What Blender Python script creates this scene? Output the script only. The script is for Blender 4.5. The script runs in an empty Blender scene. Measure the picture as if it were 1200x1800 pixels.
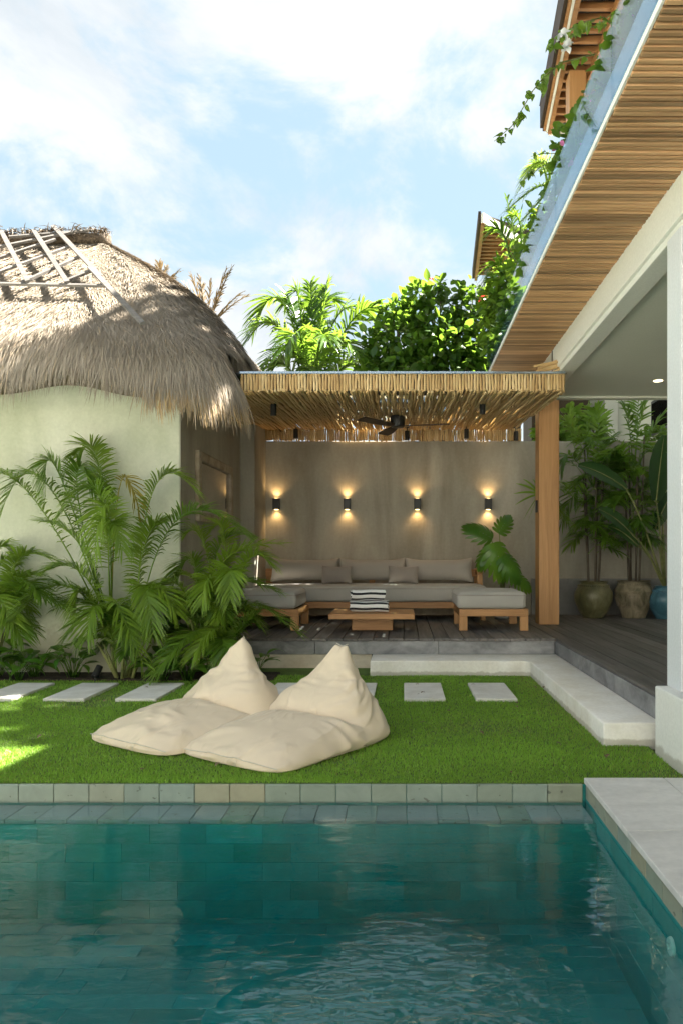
import bpy, bmesh, math, random
import numpy as np
from mathutils import Vector, Matrix, Quaternion, noise as mnoise

S = bpy.context.scene
COL = S.collection
R = math.radians
random.seed(7)
RNG = np.random.default_rng(11)

# ------------------------------------------------------------------ camera, sky, sun, exposure
EYE = 1.295
FPX, VPX, VPY = 1250.0, 709.0, 977.0          # focal length and vanishing point in the photograph's pixels
cam = bpy.data.cameras.new('camera')
cam.sensor_fit = 'VERTICAL'
cam.sensor_height = 36.0
cam.lens = FPX / 1800 * 36
cam.shift_x = (600 - VPX) / 1800
cam.shift_y = (VPY - 900) / 1800
cam.clip_start, cam.clip_end = 0.05, 3000
co = bpy.data.objects.new('camera', cam)
COL.objects.link(co)
co.location = (0, 0, EYE)
co.rotation_euler = (R(90), 0, 0)
S.camera = co

SUN_EL, SUN_AZ = 56.0, 63.0                   # azimuth clockwise from +Y (the view direction)
world = bpy.data.worlds.new('World')
S.world = world
world.use_nodes = True
wn, wl = world.node_tree.nodes, world.node_tree.links
wn.clear()
w_out = wn.new('ShaderNodeOutputWorld')
w_bg = wn.new('ShaderNodeBackground')
w_bg.inputs['Strength'].default_value = 0.14
sky = wn.new('ShaderNodeTexSky')
sky.sky_type = 'NISHITA'
sky.sun_disc = False
sky.sun_elevation = R(SUN_EL)
sky.sun_rotation = R(SUN_AZ)
sky.air_density, sky.dust_density, sky.ozone_density = 1.0, 1.2, 1.0
tc = wn.new('ShaderNodeTexCoord')
sep = wn.new('ShaderNodeSeparateXYZ')
wl.new(tc.outputs['Generated'], sep.inputs[0])
def wmath(op, a, b=None, c=None):
    n = wn.new('ShaderNodeMath'); n.operation = op
    for k, v in enumerate((a, b, c)):
        if v is None: continue
        if isinstance(v, (int, float)): n.inputs[k].default_value = v
        else: wl.new(v, n.inputs[k])
    return n.outputs[0]
zc = wmath('ADD', wmath('MAXIMUM', sep.outputs['Z'], 0.0), 0.48)
comb = wn.new('ShaderNodeCombineXYZ')
wl.new(wmath('DIVIDE', sep.outputs['X'], zc), comb.inputs[0])
wl.new(wmath('DIVIDE', sep.outputs['Y'], zc), comb.inputs[1])
comb.inputs[2].default_value = 3.7
def wnoise(scale, detail, rough, dist, off=(0, 0, 0)):
    mp = wn.new('ShaderNodeMapping'); mp.inputs['Location'].default_value = off
    wl.new(comb.outputs[0], mp.inputs[0])
    n = wn.new('ShaderNodeTexNoise'); n.inputs['Scale'].default_value = scale
    n.inputs['Detail'].default_value = detail; n.inputs['Roughness'].default_value = rough
    n.inputs['Distortion'].default_value = dist
    wl.new(mp.outputs[0], n.inputs['Vector'])
    return n.outputs['Fac']
def wramp(fac, stops):
    r = wn.new('ShaderNodeValToRGB')
    e = r.color_ramp.elements
    while len(e) < len(stops): e.new(0.5)
    for k, (p, c) in enumerate(stops):
        e[k].position = p; e[k].color = (c, c, c, 1) if isinstance(c, (int, float)) else (*c, 1)
    r.color_ramp.interpolation = 'EASE'
    wl.new(fac, r.inputs[0])
    return r.outputs[0]
big = wnoise(1.7, 3, 0.5, 0.25, (2.3, 0.6, 0))
fine = wnoise(4.4, 9, 0.6, 0.35, (4.1, 1.7, 0))
cover = wramp(wmath('ADD', wmath('MULTIPLY', big, 0.52), wmath('MULTIPLY', fine, 0.52)), [(0.435, 0.0), (0.535, 1.0)])
shade = wramp(wnoise(3.0, 8, 0.6, 0.3, (9.2, 5.0, 0)), [(0.36, (0.62, 0.67, 0.71)), (0.62, (0.83, 0.845, 0.86))])
def wmix(fac, a, b):
    m = wn.new('ShaderNodeMix'); m.data_type = 'RGBA'
    if isinstance(fac, (int, float)): m.inputs[0].default_value = fac
    else: wl.new(fac, m.inputs[0])
    for k, v in ((6, a), (7, b)):
        if isinstance(v, tuple): m.inputs[k].default_value = (*v, 1)
        else: wl.new(v, m.inputs[k])
    return m.outputs[2]
veil = wmix(0.95, sky.outputs[0], (0.40, 0.545, 0.615))        # thin high cloud whitens the blue
horizon = wramp(sep.outputs['Z'], [(0.0, 0.75), (0.30, 0.0)])
col = wmix(wmath('MULTIPLY', cover, 0.93), veil, shade)
col = wmix(wmath('MULTIPLY', horizon, 0.8), col, (0.78, 0.815, 0.845))
wl.new(col, w_bg.inputs['Color'])
wl.new(w_bg.outputs[0], w_out.inputs[0])

sl = bpy.data.lights.new('sun', 'SUN')
sl.energy = 5.0
sl.angle = R(0.55)
sl.color = (1.0, 0.93, 0.82)
so = bpy.data.objects.new('sun', sl)
COL.objects.link(so)
sdir = Vector((math.sin(R(SUN_AZ)) * math.cos(R(SUN_EL)), math.cos(R(SUN_AZ)) * math.cos(R(SUN_EL)), math.sin(R(SUN_EL))))
so.rotation_euler = sdir.to_track_quat('Z', 'Y').to_euler()
so.location = (0, 0, 30)

S.view_settings.view_transform = 'Standard'
S.view_settings.look = 'None'
S.view_settings.exposure = 3.22
S.view_settings.gamma = 1.0
S.view_settings.use_curve_mapping = False
S.render.engine = 'CYCLES'
S.cycles.use_denoising = True
S.cycles.max_bounces = 10
S.cycles.diffuse_bounces = 5
S.cycles.glossy_bounces = 4
S.cycles.transmission_bounces = 6
S.cycles.transparent_max_bounces = 16
S.cycles.caustics_reflective = False
S.cycles.caustics_refractive = False
S.cycles.sample_clamp_indirect = 6.0

def at(px, py, y):
    """the world point at depth y that stands at that pixel of the 1200 x 1800 photograph"""
    return Vector(((px - VPX) / FPX * y, y, EYE - (py - VPY) / FPX * y))

# ------------------------------------------------------------------ objects
def tag(o, label=None, cat=None, group=None, kind=None):
    if label: o['label'] = label
    if cat: o['category'] = cat
    if group: o['group'] = group
    if kind: o['kind'] = kind
    return o

def thing(name, label, cat, loc=(0, 0, 0), rz=0.0, group=None):
    o = bpy.data.objects.new(name, None)
    COL.objects.link(o)
    o.empty_display_size = 0.2
    o.location = loc
    o.rotation_euler = (0, 0, rz)
    return tag(o, label, cat, group)

def link(name, me, parent=None, loc=(0, 0, 0), rot=None, scale=None, local=False):
    """links a mesh; loc is in world space unless local (parents are never scaled)"""
    o = bpy.data.objects.new(name, me)
    COL.objects.link(o)
    o.location = loc
    if rot is not None:
        if isinstance(rot, Quaternion):
            o.rotation_mode = 'QUATERNION'; o.rotation_quaternion = rot
        else: o.rotation_euler = rot
    if scale is not None: o.scale = scale if hasattr(scale, '__len__') else (scale,) * 3
    if parent is not None:
        o.parent = parent
        if not local: o.matrix_parent_inverse = world_of(parent).inverted()
    return o

def world_of(o):
    if o.rotation_mode == 'QUATERNION': q = o.rotation_quaternion.copy()
    else: q = o.rotation_euler.to_quaternion()
    m = Matrix.LocRotScale(o.location, q, o.scale)
    if o.parent: m = world_of(o.parent) @ o.matrix_parent_inverse @ m
    return m

class MB:
    """collects shapes into one bmesh"""
    def __init__(s): s.bm = bmesh.new()
    def box(s, x0, x1, y0, y1, z0, z1, bevel=0.0, seg=2, mat=None):
        m = Matrix.Translation(((x0 + x1) / 2, (y0 + y1) / 2, (z0 + z1) / 2)) @ Matrix.Diagonal((x1 - x0, y1 - y0, z1 - z0, 1))
        if mat is not None: m = mat @ m
        t = bmesh.new()
        bmesh.ops.create_cube(t, size=1, matrix=m)
        if bevel > 0: bmesh.ops.bevel(t, geom=t.edges[:], offset=bevel, segments=seg, affect='EDGES', profile=0.5)
        s.merge(t)
        return s
    def merge(s, t):
        me = bpy.data.meshes.new('t'); t.to_mesh(me); t.free()
        s.bm.from_mesh(me); bpy.data.meshes.remove(me)
    def tube(s, pts, rad, n=6, cap=True):
        pts = [Vector(p) for p in pts]
        if not hasattr(rad, '__len__'): rad = [rad] * len(pts)
        rings = []
        up = Vector((0, 0, 1))
        for i, p in enumerate(pts):
            t = (pts[min(i + 1, len(pts) - 1)] - pts[max(i - 1, 0)]).normalized()
            ref = up if abs(t.dot(up)) < 0.93 else Vector((1, 0, 0))
            a = t.cross(ref).normalized(); b = t.cross(a).normalized()
            rings.append([s.bm.verts.new(p + (a * math.cos(k * 2 * math.pi / n) + b * math.sin(k * 2 * math.pi / n)) * rad[i]) for k in range(n)])
        for r0, r1 in zip(rings, rings[1:]):
            for k in range(n):
                s.bm.faces.new((r0[k], r0[(k + 1) % n], r1[(k + 1) % n], r1[k]))
        if cap:
            try: s.bm.faces.new(rings[0][::-1]); s.bm.faces.new(rings[-1])
            except ValueError: pass
        return s
    def lathe(s, prof, n=32, c=(0, 0, 0), squash=None):
        rings = []
        for r, z in prof:
            rings.append([s.bm.verts.new((c[0] + r * math.cos(k * 2 * math.pi / n), c[1] + r * math.sin(k * 2 * math.pi / n), c[2] + z)) for k in range(n)])
        for r0, r1 in zip(rings, rings[1:]):
            for k in range(n):
                s.bm.faces.new((r0[k], r0[(k + 1) % n], r1[(k + 1) % n], r1[k]))
        s.bm.faces.new(rings[0][::-1])
        s.bm.faces.new(rings[-1])
        return s
    def mesh(s, name, mat, smooth=False, angle=None):
        bmesh.ops.recalc_face_normals(s.bm, faces=s.bm.faces[:])
        me = bpy.data.meshes.new(name)
        s.bm.to_mesh(me); s.bm.free()
        if mat: me.materials.append(mat)
        if smooth or angle:
            me.shade_smooth()
            if angle: me.set_sharp_from_angle(angle=R(angle))
        return me
    def build(s, name, mat, parent=None, smooth=False, angle=None):
        return link(name, s.mesh(name, mat, smooth, angle), parent)

def boxo(name, mat, parent, x0, x1, y0, y1, z0, z1, bevel=0.004, seg=1):
    return MB().box(x0, x1, y0, y1, z0, z1, bevel, seg).build(name, mat, parent)

def np_mesh(name, V, Q, mat, tint=None, smooth=True):
    """mesh from vertices (n,3) and faces (m,3 or 4); tint is a value per vertex"""
    V = np.asarray(V, dtype=np.float32); Q = np.asarray(Q, dtype=np.int32)
    me = bpy.data.meshes.new(name)
    me.vertices.add(len(V)); me.vertices.foreach_set('co', V.ravel())
    k = Q.shape[1]
    me.loops.add(Q.size); me.loops.foreach_set('vertex_index', Q.ravel())
    me.polygons.add(len(Q)); me.polygons.foreach_set('loop_start', np.arange(0, Q.size, k, dtype=np.int32))
    me.update(calc_edges=True)
    me.validate()
    if tint is not None:
        a = me.attributes.new('tint', 'FLOAT', 'POINT')
        a.data.foreach_set('value', np.asarray(tint, dtype=np.float32))
    if mat: me.materials.append(mat)
    if smooth: me.shade_smooth()
    return me

def ribbons(P, W):
    """P (n,k,3) centre lines, W (n,k,3) half widths -> verts, quads"""
    n, k, _ = P.shape
    V = np.empty((n, k, 2, 3)); V[:, :, 0] = P - W; V[:, :, 1] = P + W
    base = (np.arange(n) * k * 2)[:, None] + (np.arange(k - 1) * 2)[None, :]
    Q = np.stack([base, base + 1, base + 3, base + 2], -1).reshape(-1, 4)
    return V.reshape(-1, 3), Q

def norm(a):
    return a / np.maximum(np.linalg.norm(a, axis=-1, keepdims=True), 1e-9)
# ------------------------------------------------------------------ materials
class NT:
    def __init__(s, name):
        s.m = bpy.data.materials.new(name); s.m.use_nodes = True
        s.n = s.m.node_tree.nodes; s.l = s.m.node_tree.links
        s.n.clear()
        s.out = s.n.new('ShaderNodeOutputMaterial')
    def add(s, t, **kw):
        n = s.n.new(t)
        for k, v in kw.items(): setattr(n, k, v)
        return n
    def put(s, sock, v):
        if isinstance(v, bpy.types.NodeSocket): s.l.new(v, sock)
        elif isinstance(v, tuple) and len(v) == 3 and sock.type == 'RGBA': sock.default_value = (*v, 1)
        else: sock.default_value = v
    def math(s, op, a, b=0.0, clamp=False):
        n = s.add('ShaderNodeMath', operation=op, use_clamp=clamp); s.put(n.inputs[0], a); s.put(n.inputs[1], b)
        return n.outputs[0]
    def pos(s, stretch=(1, 1, 1), kind='pos', offset=None):
        if kind == 'pos': src = s.add('ShaderNodeNewGeometry').outputs['Position']
        else: src = s.add('ShaderNodeTexCoord').outputs['Object' if kind == 'obj' else 'Generated']
        mp = s.add('ShaderNodeMapping'); mp.inputs['Scale'].default_value = stretch
        s.l.new(src, mp.inputs[0])
        if offset is not None:
            v = s.add('ShaderNodeVectorMath', operation='ADD'); s.l.new(mp.outputs[0], v.inputs[0])
            c = s.add('ShaderNodeCombineXYZ'); s.put(c.inputs[0], offset); s.put(c.inputs[1], offset); s.put(c.inputs[2], offset)
            s.l.new(c.outputs[0], v.inputs[1])
            return v.outputs[0]
        return mp.outputs[0]
    def noise(s, vec, scale, detail=6, rough=0.55, dist=0.0):
        n = s.add('ShaderNodeTexNoise'); n.inputs['Scale'].default_value = scale; n.inputs['Detail'].default_value = detail
        n.inputs['Roughness'].default_value = rough; n.inputs['Distortion'].default_value = dist
        s.l.new(vec, n.inputs['Vector'])
        return n.outputs['Fac']
    def ramp(s, fac, stops):
        r = s.add('ShaderNodeValToRGB'); e = r.color_ramp.elements
        while len(e) < len(stops): e.new(0.5)
        for k, (p, c) in enumerate(stops):
            e[k].position = p; e[k].color = (c, c, c, 1) if isinstance(c, (int, float)) else (*c, 1)
        s.put(r.inputs[0], fac)
        return r.outputs[0]
    def mix(s, fac, a, b, blend='MIX'):
        m = s.add('ShaderNodeMix', data_type='RGBA', blend_type=blend)
        s.put(m.inputs[0], fac); s.put(m.inputs[6], a); s.put(m.inputs[7], b)
        return m.outputs[2]
    def rnd(s): return s.add('ShaderNodeObjectInfo').outputs['Random']
    def val(s, col, v, hue=0.5, sat=1.0):
        h = s.add('ShaderNodeHueSaturation'); s.put(h.inputs['Value'], v); s.put(h.inputs['Hue'], hue); s.put(h.inputs['Saturation'], sat)
        s.put(h.inputs['Color'], col)
        return h.outputs[0]
    def bump(s, height, strength=0.3, dist=0.01):
        b = s.add('ShaderNodeBump'); b.inputs['Strength'].default_value = strength; b.inputs['Distance'].default_value = dist
        s.l.new(height, b.inputs['Height'])
        return b.outputs[0]
    def attr(s, name='tint'):
        return s.add('ShaderNodeAttribute', attribute_name=name).outputs['Fac']
    def bsdf(s, col, rough=0.6, normal=None, metal=0.0, spec=0.5, sheen=0.0, coat=0.0):
        b = s.add('ShaderNodeBsdfPrincipled')
        s.put(b.inputs['Base Color'], col); s.put(b.inputs['Roughness'], rough); s.put(b.inputs['Metallic'], metal)
        s.put(b.inputs['Specular IOR Level'], spec)
        if sheen: b.inputs['Sheen Weight'].default_value = sheen
        if coat: b.inputs['Coat Weight'].default_value = coat; b.inputs['Coat Roughness'].default_value = 0.15
        if normal is not None: s.l.new(normal, b.inputs['Normal'])
        return b.outputs[0]
    def done(s, sh):
        s.l.new(sh, s.out.inputs['Surface']); return s.m

def surf(name, c1, c2, scale=3.0, stretch=(1, 1, 1), rough=0.7, bump=0.2, bscale=40, bdist=0.006, rnd=0.0, spec=0.4, kind='pos',
         contrast=(0.3, 0.7), metal=0.0, coat=0.0, sheen=0.0, dist=0.0, grain=None, splash=None):
    t = NT(name)
    off = t.math('MULTIPLY', t.rnd(), 37.0) if kind != 'pos' else None
    v = t.pos(stretch, kind, off)
    f = t.noise(v, scale, 7, 0.6, dist)
    c = t.ramp(f, [(contrast[0], c1), (contrast[1], c2)])
    v2 = t.pos((1, 1, 1) if grain is None else grain, kind, off)
    f2 = t.noise(v2, bscale, 4, 0.6)
    c = t.val(c, t.math('ADD', 0.86, t.math('MULTIPLY', f2, 0.28)))
    if rnd: c = t.val(c, t.math('ADD', 1 - rnd, t.math('MULTIPLY', t.rnd(), 2 * rnd)))
    if splash:                                   # soil splashed up and algae along the foot
        sx = t.add('ShaderNodeSeparateXYZ'); t.l.new(t.pos((1, 1, 1)), sx.inputs[0])
        hgt = t.math('ADD', sx.outputs['Z'], t.math('MULTIPLY', t.noise(t.pos((1, 1, 1)), 9, 5, 0.65), -splash * 1.6))
        c = t.mix(t.ramp(t.math('MULTIPLY', hgt, 1 / splash), [(0.0, 0.45), (0.35, 0.0)]), c, (0.20, 0.165, 0.09))
    nrm = t.bump(t.math('ADD', f2, t.math('MULTIPLY', f, 0.5)), bump, bdist) if bump else None
    return t.done(t.bsdf(c, rough, nrm, metal, spec, sheen, coat))

def wood(name, dark, light, axis=0, rough=0.5, rnd=0.15, kind='pos', scale=1.0, bump=0.15):
    st = [9.0, 9.0, 9.0]; st[axis] = 0.55
    t = NT(name)
    off = t.math('MULTIPLY', t.rnd(), 50.0)
    v = t.pos(tuple(x * scale for x in st), kind, off)
    f = t.noise(v, 2.2, 6, 0.6, 0.7)
    st2 = [70.0, 70.0, 70.0]; st2[axis] = 2.5
    g = t.noise(t.pos(tuple(x * scale for x in st2), kind, off), 2.0, 3, 0.6)
    c = t.ramp(f, [(0.28, dark), (0.72, light)])
    c = t.val(c, t.math('ADD', 0.78, t.math('MULTIPLY', g, 0.44)))
    c = t.val(c, t.math('ADD', 1 - rnd, t.math('MULTIPLY', t.rnd(), 2 * rnd)))
    return t.done(t.bsdf(c, rough, t.bump(g, bump, 0.004), 0, 0.4))

def leaf(name, c1, c2, trans=0.4, rough=0.38, bright=(0.55, 0.75, 0.12), rnd=0.25, spec=0.45, tip=None):
    """leaf: glossy face plus light passing through"""
    t = NT(name)
    f = t.noise(t.pos((1, 1, 1)), 5.0, 4, 0.6)
    a = t.math('ADD', t.math('MULTIPLY', f, 0.5), t.math('MULTIPLY', t.rnd(), 0.5))
    c = t.ramp(a, [(0.25, c1), (0.75, c2)])
    tt = t.attr()
    c = t.val(c, t.math('ADD', 1 - rnd, t.math('MULTIPLY', tt, 2 * rnd)))
    if tip is not None:
        c = t.mix(t.ramp(tt, [(0.80, 0.0), (0.98, 1.0)]), c, tip)
    b = t.bsdf(c, rough, None, 0, spec)
    tr = t.add('ShaderNodeBsdfTranslucent')
    tc_ = t.mix(0.55, c, bright)
    t.put(tr.inputs['Color'], tc_)
    m = t.add('ShaderNodeMixShader'); m.inputs[0].default_value = trans
    t.l.new(b, m.inputs[1]); t.l.new(tr.outputs[0], m.inputs[2])
    return t.done(m.outputs[0])

def schlick(t, f0, normal=None):
    g = t.add('ShaderNodeNewGeometry')
    d = t.add('ShaderNodeVectorMath', operation='DOT_PRODUCT')
    t.l.new(normal if normal is not None else g.outputs['Normal'], d.inputs[0]); t.l.new(g.outputs['Incoming'], d.inputs[1])
    c = t.math('SUBTRACT', 1.0, t.math('ABSOLUTE', d.outputs['Value']), True)
    return t.math('ADD', f0, t.math('MULTIPLY', t.math('POWER', c, 5.0), 1 - f0), True)

def sheet_glass(name, tint=(0.86, 0.94, 0.97), f0=0.02, gloss=0.0):
    t = NT(name)
    tr = t.add('ShaderNodeBsdfTransparent'); t.put(tr.inputs[0], tint)
    gl = t.add('ShaderNodeBsdfGlossy'); gl.inputs['Roughness'].default_value = gloss
    m = t.add('ShaderNodeMixShader'); t.l.new(schlick(t, f0), m.inputs[0])
    t.l.new(tr.outputs[0], m.inputs[1]); t.l.new(gl.outputs[0], m.inputs[2])
    return t.done(m.outputs[0])

M = {}
M['plaster_green'] = surf('plaster_green', (0.38, 0.40, 0.295), (0.56, 0.575, 0.475), 1.1, (1, 1, 0.45), 0.85, 0.12, 30, rnd=0, contrast=(0.3, 0.66), splash=0.5, dist=0.4)
M['plaster_grey'] = surf('plaster_grey', (0.26, 0.24, 0.195), (0.43, 0.405, 0.345), 1.5, (1.3, 1.3, 0.28), 0.85, 0.12, 22, contrast=(0.32, 0.7), dist=0.6)
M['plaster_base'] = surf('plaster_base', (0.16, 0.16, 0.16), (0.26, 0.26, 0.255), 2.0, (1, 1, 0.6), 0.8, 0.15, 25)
M['plinth'] = surf('plinth', (0.42, 0.34, 0.24), (0.60, 0.55, 0.45), 2.4, (1, 1, 1.4), 0.85, 0.2, 25, contrast=(0.25, 0.6))
M['white_stone'] = surf('white_stone', (0.68, 0.64, 0.54), (0.83, 0.81, 0.75), 2.6, (1, 1, 1), 0.8, 0.2, 35, contrast=(0.25, 0.6), splash=0.045)
M['step_stone'] = surf('step_stone', (0.55, 0.53, 0.47), (0.70, 0.69, 0.64), 5, (1, 1, 1), 0.8, 0.2, 60, rnd=0.06)
M['coping_stone'] = surf('coping_stone', (0.52, 0.51, 0.475), (0.68, 0.665, 0.625), 1.8, (1, 2.6, 1), 0.62, 0.12, 30, rnd=0.06, dist=0.8)
M['riser_stone'] = surf('riser_stone', (0.11, 0.112, 0.117), (0.32, 0.32, 0.32), 3.2, (1, 1, 1.6), 0.55, 0.3, 22, rnd=0.12, dist=0.5)
M['white_paint'] = surf('white_paint', (0.79, 0.79, 0.74), (0.83, 0.83, 0.78), 1.0, (1, 1, 1), 0.55, 0.03, 60, splash=0.07)
M['white_frame'] = surf('white_frame', (0.66, 0.69, 0.72), (0.72, 0.74, 0.76), 1.0, (1, 1, 1), 0.4, 0.02, 60)
M['ceiling'] = surf('ceiling_paint', (0.66, 0.66, 0.58), (0.71, 0.71, 0.63), 0.8, (1, 1, 1), 0.8, 0.03, 60)
M['concrete'] = surf('concrete', (0.30, 0.30, 0.29), (0.4, 0.4, 0.38), 2, (1, 1, 1), 0.85, 0.2, 30)
M['deck'] = wood('deck_wood', (0.075, 0.069, 0.064), (0.20, 0.185, 0.172), 1, 0.55, 0.28)
M['teak'] = wood('teak', (0.30, 0.140, 0.046), (0.50, 0.265, 0.105), 0, 0.45, 0.10)
M['teak_z'] = wood('teak_z', (0.34, 0.165, 0.058), (0.52, 0.285, 0.118), 2, 0.45, 0.08, scale=0.7)
M['teak_y'] = wood('teak_y', (0.30, 0.140, 0.046), (0.50, 0.265, 0.105), 1, 0.45, 0.10)
M['slat_wood'] = wood('slat_wood', (0.33, 0.18, 0.082), (0.60, 0.37, 0.195), 0, 0.5, 0.42)
M['dark_wood'] = surf('dark_wood', (0.035, 0.022, 0.014), (0.065, 0.042, 0.028), 3, (1, 1, 1), 0.7, 0.1, 40)
M['roof_wood'] = wood('roof_wood', (0.26, 0.115, 0.040), (0.44, 0.215, 0.085), 0, 0.5, 0.12)
M['shingle'] = surf('shingle', (0.045, 0.036, 0.030), (0.12, 0.10, 0.085), 6, (1, 1, 1), 0.85, 0.3, 40, rnd=0.3)
M['batten'] = wood('grey_batten', (0.095, 0.087, 0.080), (0.19, 0.178, 0.164), 0, 0.8, 0.2, kind='obj')
M['soil'] = surf('soil', (0.020, 0.014, 0.010), (0.075, 0.055, 0.038), 9, (1, 1, 1), 0.95, 0.8, 60, 0.02)
M['earth'] = surf('earth', (0.05, 0.07, 0.025), (0.12, 0.11, 0.06), 0.6, (1, 1, 1), 0.95, 0.4, 20, 0.02)
M['turf'] = surf('turf', (0.09, 0.13, 0.03), (0.12, 0.21, 0.04), 6, (1, 1, 1), 0.95, 0.6, 90, 0.02)
M['black_metal'] = surf('black_metal', (0.012, 0.012, 0.013), (0.02, 0.02, 0.021), 8, (1, 1, 1), 0.45, 0.05, 90)
M['grey_metal'] = surf('grey_metal', (0.10, 0.105, 0.115), (0.12, 0.125, 0.135), 8, (1, 1, 1), 0.4, 0.03, 90, metal=0.3)
M['blue_flashing'] = surf('blue_flashing', (0.34, 0.42, 0.50), (0.42, 0.50, 0.58), 1.5, (1, 1, 1), 0.22, 0.05, 10, metal=0.75)  # roof edge: sky reflected in the glass, put into the blue colour
M['cane'] = surf('cane', (0.10, 0.13, 0.035), (0.26, 0.27, 0.10), 6, (1, 1, 2), 0.6, 0.2, 40, rnd=0.2)
M['bark'] = surf('bark', (0.07, 0.055, 0.04), (0.18, 0.15, 0.115), 8, (1, 1, 0.5), 0.9, 0.5, 40, 0.01)
M['glass'] = sheet_glass('clear_glass')
M['dark_glass'] = sheet_glass('window_glass', (0.35, 0.40, 0.42), 0.07)
M['mirror'] = NT('mirror'); _t = M['mirror']; M['mirror'] = _t.done(_t.bsdf((0.62, 0.60, 0.55), 0.03, None, 1.0))

def fabric(name, c, weave=420, rough=0.9, crease=0.0, sheen=0.2, rnd=0.05, spec=0.2):
    t = NT(name)
    v = t.pos((1, 1, 1), 'obj')
    w = t.noise(v, weave, 2, 0.5)
    n = t.noise(v, 6.0, 5, 0.6)
    col = t.val(c, t.math('ADD', 0.90, t.math('MULTIPLY', n, 0.16)))
    col = t.val(col, t.math('ADD', 1 - rnd, t.math('MULTIPLY', t.rnd(), 2 * rnd)))
    h = w
    if crease:
        r = t.noise(t.pos((1.4, 0.7, 1.0), 'obj'), 3.4, 2, 0.45, 0.5)
        r = t.math('POWER', t.math('SUBTRACT', 1.0, t.math('ABSOLUTE', t.math('MULTIPLY', t.math('SUBTRACT', r, 0.5), 5.0)), True), 2.0)
        r = t.math('MULTIPLY', r, t.ramp(t.noise(t.pos((1, 1, 1), 'obj'), 2.6, 2), [(0.45, 0.0), (0.62, 1.0)]))
        h = t.math('ADD', t.math('MULTIPLY', w, 0.03), r)
        return t.done(t.bsdf(col, rough, t.bump(h, crease, 0.02), 0, spec, sheen))
    return t.done(t.bsdf(col, rough, t.bump(h, 0.15, 0.002), 0, spec, sheen))
M['cushion'] = fabric('cushion_fabric', (0.36, 0.33, 0.295))
M['throw'] = fabric('throw_fabric', (0.31, 0.275, 0.25))
M['ottoman'] = fabric('ottoman_fabric', (0.42, 0.405, 0.37))
M['bag'] = fabric('beanbag_fabric', (0.69, 0.575, 0.42), 300, 0.46, 0.60, 0.1, 0.03, 0.45)
M['bag_seam'] = fabric('beanbag_piping', (0.60, 0.55, 0.46), 300, 0.6, 0, 0.1)

t = NT('striped_towel')
M['towel'] = t.done(t.bsdf(t.ramp(t.attr(), [(0.49, (0.018, 0.02, 0.026)), (0.51, (0.78, 0.78, 0.78))]), 0.95,
                           t.bump(t.noise(t.pos((1, 1, 1), 'obj'), 260, 2), 0.5, 0.003), 0, 0.1, 0.3))

t = NT('thatch_straw')
a = t.attr()
c = t.ramp(a, [(0.0, (0.12, 0.092, 0.066)), (0.35, (0.28, 0.235, 0.18)), (0.75, (0.285, 0.248, 0.20)), (1.0, (0.41, 0.28, 0.13))])
pn = t.noise(t.pos((1, 1, 1)), 2.2, 5, 0.6)
c = t.val(c, t.math('ADD', 0.72, t.math('MULTIPLY', pn, 0.56)))
M['straw'] = t.done(t.bsdf(c, 0.8, None, 0, 0.2))
M['straw_base'] = surf('straw_base', (0.09, 0.068, 0.045), (0.24, 0.185, 0.125), 14, (1, 1, 0.25), 0.95, 0.8, 60, 0.02)
M['ridge_straw'] = surf('ridge_straw', (0.045, 0.032, 0.022), (0.16, 0.12, 0.08), 16, (1, 1, 1), 0.95, 0.9, 60, 0.02)

t = NT('dry_stick')
off = t.math('MULTIPLY', t.rnd(), 40.0)
f = t.noise(t.pos((1, 1, 1), 'pos'), 9, 5, 0.6)
c = t.ramp(t.math('ADD', t.math('MULTIPLY', f, 0.5), t.math('MULTIPLY', t.rnd(), 0.5)), [(0.2, (0.42, 0.265, 0.115)), (0.5, (0.57, 0.395, 0.185)), (0.8, (0.70, 0.535, 0.30))])
M['stick'] = t.done(t.bsdf(c, 0.6, t.bump(t.noise(t.pos((1, 1, 1)), 45, 3), 0.3, 0.004), 0, 0.3))

# pool stones: pitted volcanic tile whose tone differs from stone to stone
def pool_tile(name, stops, pits=True, rough=0.45, spec=0.5):
    t = NT(name)
    r = t.rnd()
    c = t.ramp(r, stops)
    off = t.math('MULTIPLY', r, 31.0)
    v = t.pos((1, 1, 1), 'pos', off)
    n = t.noise(v, 7, 6, 0.6, 0.8)
    c = t.val(c, t.math('ADD', 0.72, t.math('MULTIPLY', n, 0.56)))
    nrm = t.bump(t.noise(v, 60, 3), 0.15, 0.004)
    if pits:
        p = t.noise(v, 26, 2, 0.5, 0.5)
        lim = t.math('ADD', 0.60, t.math('MULTIPLY', t.noise(v, 2.3, 1), 0.16))
        k = t.math('MULTIPLY', t.math('SUBTRACT', p, lim), 22.0, True)
        c = t.mix(t.math('MULTIPLY', k, 0.75), c, (0.06, 0.062, 0.05))
    return t.done(t.bsdf(c, rough, nrm, 0, spec))
M['edge_tile'] = pool_tile('edge_tile', [(0.0, (0.19, 0.24, 0.195)), (0.3, (0.265, 0.30, 0.24)), (0.6, (0.21, 0.275, 0.245)), (0.85, (0.31, 0.295, 0.20)), (1.0, (0.23, 0.275, 0.22))])
M['ledge_tile'] = pool_tile('ledge_tile', [(0.0, (0.15, 0.21, 0.215)), (0.35, (0.20, 0.27, 0.285)), (0.7, (0.12, 0.21, 0.165)), (1.0, (0.22, 0.28, 0.29))])
M['pool_tile'] = pool_tile('submerged_tile', [(0.0, (0.022, 0.225, 0.205)), (0.4, (0.028, 0.28, 0.265)), (0.75, (0.022, 0.24, 0.23)), (1.0, (0.032, 0.31, 0.30))], False, 0.8, 0.1)
M['grout'] = surf('grout', (0.022, 0.225, 0.21), (0.03, 0.26, 0.245), 8, (1, 1, 1), 0.9, 0.1, 40)

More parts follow.
